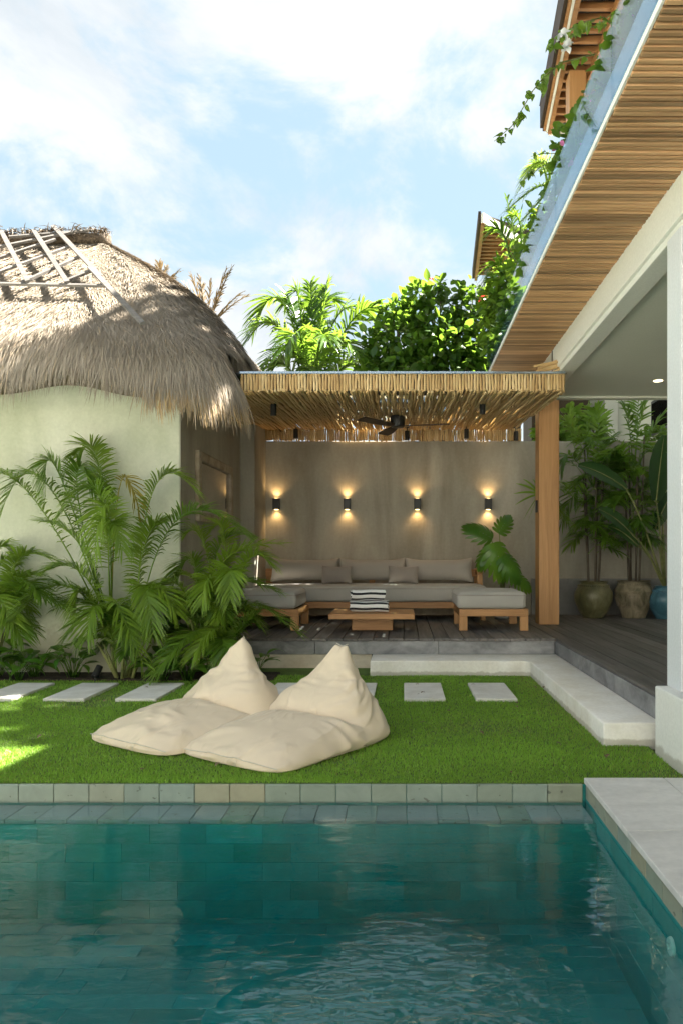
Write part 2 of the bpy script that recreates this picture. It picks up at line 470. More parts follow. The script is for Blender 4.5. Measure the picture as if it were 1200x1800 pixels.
# water: mirror-like skin by Fresnel over a clear body that absorbs red
t = NT('pool_water')
v = t.pos((1, 1, 1), 'pos')
n1 = t.noise(t.pos((0.7, 1.5, 1)), 2.2, 2, 0.5, 0.4)
n2 = t.noise(t.pos((0.75, 1.6, 1)), 13.0, 3, 0.5, 0.5)
vd = t.add('ShaderNodeVectorMath', operation='DISTANCE'); t.l.new(t.pos((0.95, 0.62, 0)), vd.inputs[0]); vd.inputs[1].default_value = (0.0, 1.02, 0)
pn = t.math('ADD', vd.outputs['Value'], t.math('MULTIPLY', t.noise(t.pos((1, 1, 1)), 1.6, 2), 0.7))
patch = t.ramp(pn, [(0.45, 1.0), (1.0, 0.03)])        # a light breeze ruffles one patch of the pool
h = t.math('ADD', t.math('MULTIPLY', n1, 0.16), t.math('MULTIPLY', t.math('MULTIPLY', n2, patch), 1.4))
nb = t.bump(h, 0.75, 0.05)
tr = t.add('ShaderNodeBsdfTransparent')
gl = t.add('ShaderNodeBsdfGlossy'); gl.inputs['Roughness'].default_value = 0.0
t.l.new(nb, gl.inputs['Normal'])
m = t.add('ShaderNodeMixShader'); t.l.new(schlick(t, 0.095, nb), m.inputs[0])
t.l.new(tr.outputs[0], m.inputs[1]); t.l.new(gl.outputs[0], m.inputs[2])
va = t.add('ShaderNodeVolumeAbsorption'); va.inputs['Color'].default_value = (0.0, 0.86, 0.88, 1); va.inputs['Density'].default_value = 2.3
t.l.new(va.outputs[0], t.out.inputs['Volume'])
M['water'] = t.done(m.outputs[0])

M['areca'] = leaf('areca_leaf', (0.055, 0.140, 0.015), (0.20, 0.305, 0.030), 0.38, 0.30, tip=(0.36, 0.26, 0.10))
M['areca_yellow'] = leaf('yellowing_leaf', (0.30, 0.25, 0.03), (0.42, 0.33, 0.05), 0.35, 0.4, (0.7, 0.6, 0.1))
M['palm'] = leaf('coconut_leaf', (0.035, 0.10, 0.012), (0.10, 0.19, 0.022), 0.42, 0.33, (0.35, 0.55, 0.05))
M['lady_palm'] = leaf('lady_palm_leaf', (0.04, 0.125, 0.014), (0.13, 0.26, 0.026), 0.38, 0.36)
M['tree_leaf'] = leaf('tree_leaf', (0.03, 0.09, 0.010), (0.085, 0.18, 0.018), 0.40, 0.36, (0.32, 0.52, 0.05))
M['vine_leaf'] = leaf('vine_leaf', (0.04, 0.11, 0.012), (0.11, 0.20, 0.02), 0.40, 0.4, (0.42, 0.62, 0.05))
M['broad_leaf'] = leaf('broad_leaf', (0.035, 0.13, 0.014), (0.11, 0.25, 0.025), 0.30, 0.30)
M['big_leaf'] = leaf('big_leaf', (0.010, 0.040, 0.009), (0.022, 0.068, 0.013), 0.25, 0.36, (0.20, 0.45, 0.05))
M['grass'] = leaf('grass_blade', (0.125, 0.285, 0.026), (0.28, 0.49, 0.070), 0.30, 0.5, (0.45, 0.66, 0.06), 0.35, 0.3, tip=(0.24, 0.20, 0.07))
M['dry_leaf'] = leaf('dry_leaf', (0.13, 0.095, 0.05), (0.26, 0.19, 0.11), 0.15, 0.8, (0.4, 0.3, 0.15))
M['flower_white'] = leaf('white_petal', (0.75, 0.76, 0.78), (0.82, 0.82, 0.84), 0.3, 0.6, (0.8, 0.8, 0.85), 0.05)
M['flower_red'] = leaf('red_petal', (0.55, 0.03, 0.04), (0.65, 0.06, 0.07), 0.3, 0.6, (0.7, 0.08, 0.06), 0.1)
M['flower_pink'] = leaf('pink_petal', (0.45, 0.10, 0.30), (0.55, 0.16, 0.36), 0.3, 0.6, (0.7, 0.2, 0.4), 0.1)

def emitter(name, c, s):
    t = NT(name); e = t.add('ShaderNodeEmission'); t.put(e.inputs['Color'], c); e.inputs['Strength'].default_value = s
    return t.done(e.outputs[0])
M['lamp_glow'] = emitter('lamp_glow', (1.0, 0.66, 0.25), 2.0)
M['down_glow'] = emitter('downlight_glow', (1.0, 0.80, 0.50), 0.5)

def glaze(name, c1, c2, c3, rough):
    t = NT(name)
    v = t.pos((1, 1, 0.7), 'pos')
    f = t.noise(v, 4.5, 6, 0.65, 0.8)
    c = t.ramp(f, [(0.28, c1), (0.5, c2), (0.72, c3)])
    return t.done(t.bsdf(c, rough, t.bump(t.noise(v, 30, 4), 0.2, 0.006), 0, 0.5))
M['pot_olive'] = glaze('olive_glaze', (0.040, 0.048, 0.020), (0.13, 0.125, 0.060), (0.25, 0.22, 0.14), 0.4)
M['pot_stone'] = glaze('mossy_pot', (0.060, 0.062, 0.028), (0.22, 0.185, 0.120), (0.36, 0.31, 0.23), 0.55)
M['pot_blue'] = glaze('blue_glaze', (0.030, 0.085, 0.120), (0.065, 0.175, 0.230), (0.13, 0.27, 0.32), 0.3)
M['marble'] = surf('mirror_frame_wood', (0.26, 0.20, 0.14), (0.48, 0.41, 0.32), 7, (1, 1, 1), 0.7, 0.4, 30)
# ------------------------------------------------------------------ levels
Z_DECK, Z_BENCH, Z_WATER, Z_COPE = 0.345, 0.162, -0.09, 0.043
Y_EDGE, Y_LEDGE, X_COPE = 4.017, 3.79, 1.016
Z_FLOOR = -0.66
Y_WALL = 11.5

# ------------------------------------------------------------------ ground
m = MB()
far = 600
m.box(-far, far, Y_EDGE + 0.03, far, -0.4, -0.03)
m.box(-far, far, -far, -1.7, -0.4, -0.03)
m.box(-far, -4.7, -1.7, Y_EDGE + 0.03, -0.4, -0.031)
m.box(X_COPE + 0.03, far, -1.7, Y_EDGE + 0.03, -0.4, -0.031)
tag(m.build('ground', M['earth']), kind='structure')
lawn = boxo('lawn', M['turf'], None, -9, 1.66, Y_EDGE + 0.028, 8.22, -0.03, 0.0, 0)
tag(lawn, kind='structure')
bed = boxo('planting_bed', M['soil'], None, -9, -1.35, 7.34, 7.80, -0.02, 0.022, 0)
tag(bed, kind='structure')

# ------------------------------------------------------------------ pool
def tiles(parent, mat, rects, box_of, name='tile', single=280):
    """rects sorted nearest first; the first ones become parts, the rest one joined part"""
    shared = {}
    rest = MB(); nrest = 0
    for i, r in enumerate(rects):
        c, size, proud = box_of(*r)
        if i < single:
            key = tuple(round(v, 3) for v in size)
            if key not in shared:
                shared[key] = MB().box(-size[0] / 2, size[0] / 2, -size[1] / 2, size[1] / 2, -size[2] / 2, size[2] / 2, 0.0006 if mat is M['pool_tile'] else 0.003, 1).mesh(name, mat)
            link(name, shared[key], parent, (c[0] + proud[0], c[1] + proud[1], c[2] + proud[2]))
        else:
            rest.box(c[0] - size[0] / 2, c[0] + size[0] / 2, c[1] - size[1] / 2, c[1] + size[1] / 2, c[2] - size[2] / 2, c[2] + size[2] / 2); nrest += 1
    if nrest: tag(rest.build(name + '_field', mat, parent), kind='stuff')
rj = lambda a=0.0012: random.uniform(-a, a)
TW, TH, J = 0.3, 0.1, 0.001
pf = boxo('pool_floor', M['grout'], None, -4.7, X_COPE + 0.05, -1.7, 4.1, Z_FLOOR - 0.25, Z_FLOOR - 0.004, 0)
tag(pf, kind='structure')
rects = []
for iy in range(55):
    for ix in range(30):
        x = -4.6 + ix * TW + (TW / 2 if iy % 2 else 0) + TW / 2; y = Y_LEDGE - 0.02 - iy * TH - TH / 2
        if x + TW / 2 < X_COPE + 0.1: rects.append((x, y))
def seen(x, y, z):
    px = VPX + x / max(y, .01) * FPX; py = VPY + (EYE - z) / max(y, .01) * FPX
    return y > 0.2 and -60 < px < 1260 and py < 1860
rects.sort(key=lambda r: (not seen(r[0], r[1], Z_FLOOR), abs(r[0]) * .3 + abs(r[1] - 3.4)))
tiles(pf, M['pool_tile'], rects, lambda x, y: ((x, y, Z_FLOOR - 0.008), (TW - J, TH - J, 0.016), (0, 0, rj())), single=190)
pw = MB()
pw.box(-4.75, X_COPE + 0.25, Y_LEDGE + 0.003, Y_EDGE + 0.02, Z_FLOOR - 0.2, Z_WATER - 0.045)      # block under the ledge
pw.box(-4.75, X_COPE + 0.012, Y_EDGE + 0.018, Y_EDGE + 0.05, Z_FLOOR - 0.2, -0.004)
pw.box(X_COPE + 0.013, X_COPE + 0.30, -1.7, Y_EDGE + 0.017, Z_FLOOR - 0.2, Z_COPE - 0.032)
pw.box(-4.78, -4.6, -1.7, Y_EDGE + 0.017, Z_FLOOR - 0.2, -0.004)
pw.box(-4.6, X_COPE + 0.02, -1.75, -1.6, Z_FLOOR - 0.2, -0.004)
pw = tag(pw.build('pool_wall', M['grout']), kind='structure')
rects = []
for iz in range(6):
    for ix in range(30):
        x = -4.5 + ix * TW + (TW / 2 if iz % 2 else 0)
        if x + TW / 2 < X_COPE + 0.12: rects.append((x, Z_WATER - 0.05 - TH / 2 - iz * TH))
rects.sort(key=lambda r: abs(r[0] + 0.5))
tiles(pw, M['pool_tile'], rects, lambda x, z: ((x, Y_LEDGE + 0.006, z), (TW - J, 0.014, TH - J), (0, rj(), 0)), 'wall_tile', 110)
rects = [(y, z) for iz in range(6) for y in np.arange(Y_LEDGE - 0.1 - (0.1 if iz % 2 else 0), -1.5, -TW) for z in (Z_WATER + 0.012 - TH / 2 - iz * TH - 0.02,)]
rects.sort(key=lambda r: abs(r[0] - 2.9))
tiles(pw, M['pool_tile'], rects, lambda y, z: ((X_COPE + 0.017, y, z), (0.014, TW - J, TH - J), (rj(), 0, 0)), 'side_tile', 72)
tiles(pw, M['ledge_tile'], [(x,) for x in np.arange(X_COPE - 0.09, -4.6, -0.165)], lambda x: ((x, (Y_LEDGE + Y_EDGE) / 2, Z_WATER - 0.034), (0.162, Y_EDGE - Y_LEDGE - 0.004, 0.022), (0, 0, rj())), 'ledge_tile', 40)
tiles(pw, M['edge_tile'], [(x,) for x in np.arange(X_COPE - 0.105, -4.6, -0.199)], lambda x: ((x, Y_EDGE + 0.009, Z_WATER / 2 - 0.004), (0.1965, 0.018, 0.103), (0, rj(.002), 0)), 'edge_tile', 30)
tiles(pw, M['edge_tile'], [(y,) for y in np.arange(Y_EDGE - 0.1, -1.5, -0.199)], lambda y: ((X_COPE + 0.017, y, -0.036), (0.014, 0.1965, 0.086), (rj(), 0, 0)), 'band_tile', 14)
water = boxo('pool_water', M['water'], None, -4.62, X_COPE + 0.022, -1.62, Y_EDGE + 0.008, Z_FLOOR - 0.1, Z_WATER, 0)
tag(water, kind='structure')
tw = MB().box(X_COPE + 0.1, 1.70, -1.6, Y_EDGE - 0.006, -0.3, Z_COPE - 0.034).build('pool_terrace', M['concrete'])
tag(tw, kind='structure')
pv = MB()  # unseen pale paving, added to bounce sun into the shade
pv.box(-14, 1.02, -12, -1.76, -0.2, Z_COPE - 0.002); pv.box(-14, -4.78, -1.759, Y_EDGE + 0.02, -0.2, Z_COPE - 0.002)
tag(pv.build('paving', M['coping_stone']), kind='structure')
slab_y = [(Y_EDGE, 3.24), (3.24, 2.36), (2.36, 1.48), (1.48, 0.60), (0.60, -0.28), (-0.28, -1.16)]
for y1, y0 in slab_y:
    boxo('coping_slab', M['coping_stone'], tw, X_COPE, 1.463, y0 + 0.0015, y1 - 0.0015, Z_COPE - 0.032, Z_COPE + rj(.0006), 0.004, 2)
    boxo('coping_slab', M['coping_stone'], tw, 1.468, 1.70, y0 + 0.0015, y1 - 0.0015, Z_COPE - 0.032, Z_COPE + rj(.0006), 0.004, 2)

# ------------------------------------------------------------------ raised deck
dk = MB()
dk.box(-2.44, 1.70, 8.26, Y_WALL - 0.02, -0.02, Z_DECK - 0.035)
dk.box(1.82, 7.0, 0.2, Y_WALL - 0.02, -0.02, Z_DECK - 0.036)
dk = tag(dk.build('deck', M['dark_wood']), kind='structure')
x = -2.44
while x < 1.74:
    w = min(0.1745, 1.752 - x)
    boxo('plank', M['deck'], dk, x, x + w - 0.007, 8.165 + rj(.003), Y_WALL - 0.01, Z_DECK - 0.03, Z_DECK + rj(.0015), 0.004)
    x += 0.1745
for k in range(18):
    x0 = 1.752 + k * 0.1745
    boxo('plank', M['deck'], dk, x0, x0 + 0.1675, 4.66 if k < 1 else 0.4, Y_WALL - 0.01, Z_DECK - 0.03, Z_DECK + rj(.0015), 0.004)
for a, b in ((-2.44, -1.02), (-1.02, 0.40), (0.40, 1.738)):
    boxo('riser_panel', M['riser_stone'], dk, a + 0.002, b - 0.002, 8.185, 8.215, Z_BENCH + 0.001 if a > -1.02 else 0.160, Z_DECK - 0.033, 0.003)
for a, b in ((8.215, 7.1), (7.1, 5.9), (5.9, 4.66)):
    boxo('riser_panel', M['riser_stone'], dk, 1.742, 1.772, b + 0.002, a - 0.002, Z_BENCH + 0.001, Z_DECK - 0.033, 0.003)
boxo('plinth', M['plinth'], dk, -2.44, -0.37, 8.205, 8.24, -0.02, 0.158, 0.004)

# white L-shaped bench step with a rounded inner corner
def lbench():
    bm = bmesh.new()
    out = [(-0.36, 7.66)]
    r, cx, cy = 0.10, 1.354 - 0.10, 7.66 - 0.10
    for k in range(7):
        a = R(90 - k * 15); out.append((cx + r * math.cos(a), cy + r * math.sin(a)))
    out += [(1.354, 4.83), (1.754, 4.83), (1.754, 8.19), (-0.36, 8.19)]
    vs = [bm.verts.new((x, y, -0.02)) for x, y in out]
    f = bm.faces.new(vs)
    ex = bmesh.ops.extrude_face_region(bm, geom=[f])
    top = [g for g in ex['geom'] if isinstance(g, bmesh.types.BMVert)]
    for v in top: v.co.z = Z_BENCH
    bmesh.ops.recalc_face_normals(bm, faces=bm.faces[:])
    es = [e for e in bm.edges if all(abs(v.co.z - Z_BENCH) < 1e-4 for v in e.verts) or (abs(e.verts[0].co.z - e.verts[1].co.z) > .1 and abs(e.verts[0].co.x - 1.354) < .001)]
    bmesh.ops.bevel(bm, geom=es, offset=0.014, segments=3, affect='EDGES', profile=0.5)
    me = bpy.data.meshes.new('bench_step'); bm.to_mesh(me); bm.free()
    me.materials.append(M['white_stone']); me.shade_smooth(); me.set_sharp_from_angle(angle=R(40))
    return me
tag(link('bench_step', lbench()), 'long low white plastered step wrapping the corner between lawn and deck', 'step')

# ------------------------------------------------------------------ walls behind the lounge
gw = boxo('garden_wall', M['plaster_grey'], None, -2.23, 8.0, Y_WALL, Y_WALL + 0.18, -0.02, 3.15, 0.006)
tag(gw, 'tall grey plastered wall behind the sofa with streaked finish', 'wall')
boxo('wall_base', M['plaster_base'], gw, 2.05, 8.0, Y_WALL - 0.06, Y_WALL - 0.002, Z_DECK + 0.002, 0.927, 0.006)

# ------------------------------------------------------------------ villa with thatched roof
villa = thing('thatched_villa', 'pale green plastered villa under a shaggy thatched roof with wooden lattice', 'villa', (-5, 9.5, 0))
def wall_mesh():
    m = MB(); m.box(-9.5, -2.446, 7.78, 11.72, -0.02, 3.36, 0.004, 1)
    return m.build('wall', M['plaster_green'], villa)
wall_mesh()
boxo('side_wall', M['plaster_grey'], villa, -2.445, -2.436, 7.785, 10.65, -0.02, 3.34, 0.0)
boxo('pilaster', M['plaster_grey'], villa, -2.444, -2.225, 10.65, Y_WALL + 0.1, -0.02, 3.34, 0.004)

RIDGE_Y, RIDGE_X = 9.5, -4.02
def ridge_z(x): return 5.52 - 0.018 * max(0, RIDGE_X - x) ** 1.2
PATH = [(-9.6, 7.15), (-2.55, 7.15)] + [(-2.55 + 0.84 * math.sin(R(a)), 7.99 - 0.84 * math.cos(R(a))) for a in range(9, 91, 9)] + [(-1.71, 12.0)]
PATH = np.array(PATH); SEG = np.linalg.norm(np.diff(PATH, axis=0), axis=1); CUM = np.concatenate([[0], np.cumsum(SEG)])
def roof_point(s, t):
    """s: metres along the eave, t: 0 ridge .. 1 eave; arrays"""
    s = np.asarray(s, float); t = np.asarray(t, float)
    ex = np.interp(s, CUM, PATH[:, 0]); ey = np.interp(s, CUM, PATH[:, 1])
    tx = np.minimum(ex, RIDGE_X); tz = 5.52 - 0.018 * np.maximum(0, RIDGE_X - tx) ** 1.2
    ty = np.full_like(tx, RIDGE_Y)
    turn = np.clip((s - CUM[1]) / (CUM[-2] - CUM[1]), 0, 1)         # 0 front, 1 right side
    wob = 0.05 * np.sin(s * 2.3) * t + 0.03 * np.sin(s * 5.1 + 1)
    ez = 3.42 - 0.04 * np.sin(np.pi * turn) + wob
    b = (0.06 + 0.17 * turn) * np.sin(np.pi * np.clip(t, 0, 1) ** 1.15)
    nx, ny = np.sin(turn * np.pi / 2), -np.cos(turn * np.pi / 2)
    drop = 0.16 * np.clip((t - 0.86) / 0.14, 0, 3) ** 2
    X = tx + (ex - tx) * t + nx * b * 0.72; Y = ty + (ey - ty) * t + ny * b * 0.72
    Z = tz + (ez - tz) * t + b * 0.66 - drop
    return np.stack([X, Y, Z], -1)
roof = None
def thatch():
    global roof
    ns, nt = 130, 26
    ss = np.linspace(0, CUM[-1], ns); tt = np.linspace(0, 1.0, nt)
    A, B = np.meshgrid(ss, tt, indexing='ij')
    P = roof_point(A.ravel(), B.ravel())
    lim = (P[:, 1] > 7.72) & (P[:, 0] > -2.4)
    P[lim, 2] = np.maximum(P[lim, 2], 3.60); P[lim, 0] = np.minimum(P[lim, 0], -1.95)
    V = np.concatenate([P - [0, 0, 0.05], P - [0, 0, 0.33]])
    i = np.arange(ns - 1)[:, None] * nt + np.arange(nt - 1)[None, :]
    q = np.stack([i, i + nt, i + nt + 1, i + 1], -1).reshape(-1, 4)
    off = ns * nt
    q2 = q[:, ::-1] + off
    e = np.arange(ns - 1) * nt + nt - 1
    q3 = np.stack([e, e + nt, e + nt + off, e + off], -1)
    back = np.array([[-9.6, RIDGE_Y, 5.3], [RIDGE_X, RIDGE_Y, 5.47], [-1.8, 12.1, 3.3], [-9.6, 12.1, 3.3]])
    V = np.concatenate([V, back]); k = 2 * off
    Q = np.concatenate([q, q2, q3, [[k, k + 1, k + 2, k + 3]]])
    roof = link('thatched_roof', np_mesh('thatched_roof', V, Q, M['straw_base']), villa)
    # straw
    def straw(n, smin, smax, tmin, tmax, lmin, lmax, w, lift, colour, name, gold=False):
        s = RNG.uniform(smin, smax, n); t = RNG.uniform(tmin, tmax, n)
        p = roof_point(s, t); q = roof_point(s, t + 0.03)
        keep = ~((p[:, 1] > 7.7) & ((p[:, 2] < 3.72) | (p[:, 0] > -1.98)))
        keep &= ~((p[:, 1] > 7.55) & (q[:, 2] < 3.5) & (p[:, 0] > -2.2) & (p[:, 1] > 7.75))
        s, t, p, q = s[keep], t[keep], p[keep], q[keep]; n = len(s)
        d = norm(q - p)
        turn = np.clip((s - CUM[1]) / (CUM[-2] - CUM[1]), 0, 1)
        out = np.stack([np.sin(turn * np.pi / 2) * 0.7, -np.cos(turn * np.pi / 2) * 0.7, np.full(n, 0.7)], -1)
        side = norm(np.cross(d, out))
        d = norm(d + side * RNG.normal(0, 0.30, (n, 1)) + out * RNG.uniform(*lift, (n, 1)))
        L = RNG.uniform(lmin, lmax, n)[:, None] * (1 + .45 * np.array([mnoise.noise(Vector((a * 3.1, b * 4, 7))) for a, b in zip(s, t)]))[:, None]
        hang = np.clip((t - 0.90) / 0.1, 0, 1)[:, None]
        g = np.array([0, 0, -1.0]) * L * (0.10 + 0.55 * hang)
        u = np.array([0, 0.4, 0.75, 1.0])
        P = p[:, None] + d[:, None] * (L * 1)[:, None] * u[None, :, None] + g[:, None] * (u ** 2)[None, :, None]
        P -= out[:, None] * 0.03
        tw = RNG.uniform(-0.6, 0.6, (n, 1))
        wv = norm(side + out * tw) * (w * RNG.uniform(0.6, 1.5, (n, 1)))
        W = wv[:, None] * np.array([0.9, 1.0, 0.7, 0.12])[None, :, None]
        V, Q = ribbons(P, W)
        mott = np.array([mnoise.noise(Vector(a * 1.6)) for a in p])
        c = np.clip(colour + RNG.normal(0, 0.17, n) + mott * 0.22, 0, 0.86)
        if gold: c = np.clip(0.88 + RNG.normal(0, 0.09, n), 0.4, 1)
        tag(link(name, np_mesh(name, V, Q, M['straw'], np.repeat(c, 8)), roof), kind='stuff')
    straw(125000, 3.6, CUM[-1], 0.01, 0.985, 0.10, 0.24, 0.0038, (0.03, 0.26), 0.55, 'straw')
    straw(30000, 3.6, CUM[-2] + .2, 0.84, 1.0, 0.14, 0.33, 0.0040, (.02, 0.22), 0.50, 'eave_straw')
    straw(4200, CUM[1] - 0.05, CUM[-2] + .1, 0.93, 1.0, 0.22, 0.42, 0.006, (-0.16, 0.02), 0.8, 'under_straw', True)
thatch()
# ridge roll
pts = []
for k in range(26):
    x = -9.5 + k * (RIDGE_X + 9.5) / 25
    pts.append((x, RIDGE_Y - 0.02, ridge_z(x) - 0.005 + 0.02 * math.sin(k * 1.7)))
pts.append((RIDGE_X + 0.06, RIDGE_Y - 0.05, ridge_z(RIDGE_X) - 0.02)); pts.append((RIDGE_X + 0.12, RIDGE_Y - 0.12, ridge_z(RIDGE_X) - 0.17))
MB().tube(pts, [0.085 + 0.012 * math.sin(k * 2.1) for k in range(26)] + [0.09, 0.06], 8).build('ridge_cap', M['ridge_straw'], roof, True)
def ridge_tufts():
    n = 1500
    x = RNG.uniform(-8, RIDGE_X + 0.1, n)
    p = np.stack([x, np.full(n, RIDGE_Y - 0.02) + RNG.normal(0, .05, n), [ridge_z(a) + 0.11 for a in x]], -1)
    d = norm(np.stack([RNG.normal(0.1, 0.8, n), -np.abs(RNG.normal(0, .7, n)), RNG.normal(-0.15, .35, n)], -1))
    L = RNG.uniform(.06, .2, (n, 1, 1)); u = np.array([0, .5, 1.0])[None, :, None]
    P = p[:, None] + d[:, None] * L * u + np.array([0, 0, -.06]) * u ** 2
    W = norm(np.cross(d, [0, 0.4, 1]))[:, None] * 0.006 * np.array([1, .8, .2])[None, :, None]
    V, Q = ribbons(P, W)
    tag(link('ridge_straw', np_mesh('ridge_straw', V, Q, M['straw'], np.repeat(RNG.uniform(0, .35, n), 6)), roof), kind='stuff')
ridge_tufts()
# lattice of split poles over the front slope; pixel pairs give the ends, set on the slope's surface
def on_slope(px, py, lift=0.05):
    best = None
    for k in range(400):
        y = 7.2 + k * 0.006
        p = at(px, py, y)
        t = (RIDGE_Y - y) / (RIDGE_Y - 7.15)
        z = roof_point([min(p.x - PATH[0, 0], CUM[1])], [t])[0][2]
        if best is None or abs(z - p.z) < best[0]: best = (abs(z - p.z), p)
    return best[1] + Vector((0, -0.7, 0.7)) * lift
c1 = lambda a, b: (a * 0.3833, 380 + b * 0.3833)
def pole(a, b, w, th, lift, n=7):
    pts = [on_slope(*[u + (v - u) * k / n for u, v in zip(c1(*a), c1(*b))], lift) for k in range(n + 1)]
    A, B = pts[0], pts[-1]
    mm = MB(); bm = mm.bm
    prev = None
    for k, p in enumerate(pts):
        d = (pts[min(k + 1, n)] - pts[max(k - 1, 0)]).normalized(); nrm = Vector((0, -0.72, 0.69)); s = d.cross(nrm).normalized()
        j = 1 + random.uniform(-.1, .1)
        ring = [bm.verts.new(p + s * w * j + nrm * th), bm.verts.new(p - s * w * j + nrm * th), bm.verts.new(p - s * w * j - nrm * th), bm.verts.new(p + s * w * j - nrm * th)]
        if prev:
            for q in range(4): bm.faces.new((prev[q], prev[(q + 1) % 4], ring[(q + 1) % 4], ring[q]))
        else: bm.faces.new(ring[::-1])
        prev = ring
    bm.faces.new(prev)
    return mm.build('batten', M['batten'], roof)
for a, b in (((28, 122), (152, 358)), ((174, 116), (330, 362)), ((262, 98), (480, 335)), ((430, 290), (672, 553)), ((-120, 140), (-20, 352))):
    pole(a, b, 0.027, 0.014, 0.150)
for a, b in (((-60, 200), (350, 116)), ((-60, 262), (270, 150)), ((-60, 332), (350, 178)), ((120, 352), (392, 226)), ((320, 344), (456, 288)), ((-60, 356), (505, 368)), ((60, 138), (440, 108))):
    pole(a, b, 0.019, 0.014, 0.122)

# ------------------------------------------------------------------ house on the right
house = thing('modern_house', 'white modern house with a slatted timber soffit and glass balustrade on its flat roof', 'house', (3, 5, 0))
Z_SOF, X_SOF, X_BEAM, Y_END = 3.67, 1.11, 1.71, 9.3
boxo('roof_slab', M['white_paint'], house, X_SOF + 0.03, 8, -2.0, Y_END + 0.05, Z_SOF + 0.035, 3.94, 0.005)
sof = boxo('soffit', M['dark_wood'], house, X_SOF + 0.02, X_BEAM - 0.002, -2.0, Y_END, Z_SOF + 0.016, Z_SOF + 0.032, 0)
slat_mesh = MB().box(-0.3, 0.295, -0.0152, 0.0152, -0.014, 0.012, 0.003, 1).mesh('slat', M['slat_wood'])
k = 0; y = Y_END - 0.03
while y > 1.2:
    link('slat', slat_mesh, sof, (X_SOF + 0.305 + rj(.004), y + rj(.0025), Z_SOF + rj(.002))); y -= 0.0455; k += 1
boxo('soffit_trim', M['white_paint'], house, X_SOF - 0.008, X_SOF + 0.004, -2.0, Y_END + 0.02, Z_SOF - 0.006, Z_SOF + 0.030, 0)
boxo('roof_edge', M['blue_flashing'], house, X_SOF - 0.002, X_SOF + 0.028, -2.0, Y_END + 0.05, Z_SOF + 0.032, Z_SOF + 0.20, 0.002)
y = Y_END + 0.04
while y > -1.9:
    boxo('glass_pane', M['glass'], house, X_SOF - 0.016, X_SOF - 0.005, y - 1.39, y, Z_SOF + 0.034, Z_SOF + 0.44, 0.001)
    y -= 1.4
boxo('beam', M['white_paint'], house, X_BEAM, X_BEAM + 0.15, -2.0, Y_END, 3.40, Z_SOF + 0.034, 0.004)
boxo('beam_lip', M['white_paint'], house, X_BEAM + 0.025, X_BEAM + 0.19, -2.0, Y_END - 0.01, 3.345, 3.399, 0.004)
boxo('ceiling', M['ceiling'], house, X_BEAM + 0.152, 6.0, -2.0, Y_END + 0.08, 3.385, 3.45, 0)
boxo('ceiling_trim', M['ceiling'], house, X_BEAM + 0.03, 6.0, Y_END - 0.02, Y_END + 0.1, 3.352, 3.384, 0.004)
boxo('wall', M['white_paint'], house, 6.0, 6.2, -2.0, 9.0, 0.3, 3.7, 0)
boxo('low_wall', M['white_paint'], house, 1.64, 1.93, -2.0, 4.65, -0.02, 0.447, 0.01, 2)
boxo('column', M['white_frame'], house, X_BEAM + 0.005, X_BEAM + 0.16, 4.40, 4.64, 0.448, 3.344, 0.008, 2)
boxo('window_frame', M['grey_metal'], house, X_BEAM + 0.04, X_BEAM + 0.11, 4.31, 4.398, 0.449, 3.343, 0.006)
boxo('window_frame', M['grey_metal'], house, X_BEAM + 0.04, X_BEAM + 0.11, -1.0, 4.309, 0.449, 0.53, 0.006)
boxo('window_frame', M['grey_metal'], house, X_BEAM + 0.04, X_BEAM + 0.11, -1.0, 4.309, 3.26, 3.343, 0.006)
boxo('window_pane', M['dark_glass'], house, X_BEAM + 0.07, X_BEAM + 0.08, -1.0, 4.312, 0.52, 3.27, 0)
dl = MB().lathe([(0.0, 0), (0.05, 0), (0.055, 0.006)], 20, (3.03, 8.48, 3.376)).build('ceiling_light', M['down_glow'], house)
for yy, xx in ((9.12, 1.702), (8.72, 1.702), (8.18, 1.702)):
    boxo('expansion_joint', M['black_metal'], house, xx, xx + 0.012, yy, yy + 0.02, 3.33, Z_SOF + 0.01, 0)

boxo('rear_wing', M['white_paint'], house, 4.65, 9, 9.42, 11.4, 0.3, 8.4, 0)  # unseen wing, added and raised to keep sun off the deck
# upper pavilion on the flat roof
pav = thing('roof_pavilion', 'timber roofed upper pavilion with exposed battens and one square wooden post', 'pavilion', (3, 5, 3.94))
ZU = 6.125
skew = lambda y: 1.39 + (y - 6.2) * 0.078
def strip(name, mat, parent, o0, o1, z0, z1, y0=-1.0, y1=8.0):
    m = MB(); bm = m.bm
    vs = [bm.verts.new((skew(y) + o, y, z)) for y in (y0, y1) for o, z in ((o0, z0), (o1, z0), (o1, z1), (o0, z1))]
    for a in range(4): bm.faces.new((vs[a], vs[(a + 1) % 4], vs[4 + (a + 1) % 4], vs[4 + a]))
    bm.faces.new(vs[:4]); bm.faces.new(vs[4:])
    return m.build(name, mat, parent)
strip('fascia_board', M['dark_wood'], pav, 0.0, 0.035, ZU - 0.02, ZU + 0.26)
strip('fascia_trim', M['roof_wood'], pav, 0.037, 0.062, ZU - 0.055, ZU + 0.10)
strip('fascia_strip', M['white_paint'], pav, 0.064, 0.085, ZU - 0.075, ZU + 0.10)
strip('fascia_inner', M['roof_wood'], pav, 0.087, 0.130, ZU - 0.090, ZU + 0.06)
boxo('end_board', M['white_paint'], pav, skew(8) + 0.10, 4.6, 8.002, 8.03, ZU - 0.09, ZU + 0.05, 0.003)
boxo('end_fascia', M['dark_wood'], pav, skew(8) + 0.04, 4.7, 8.032, 8.06, ZU - 0.02, ZU + 0.26, 0.003)
strip('roof_lining', M['dark_wood'], pav, 0.04, 3.4, ZU + 0.105, ZU + 0.13)
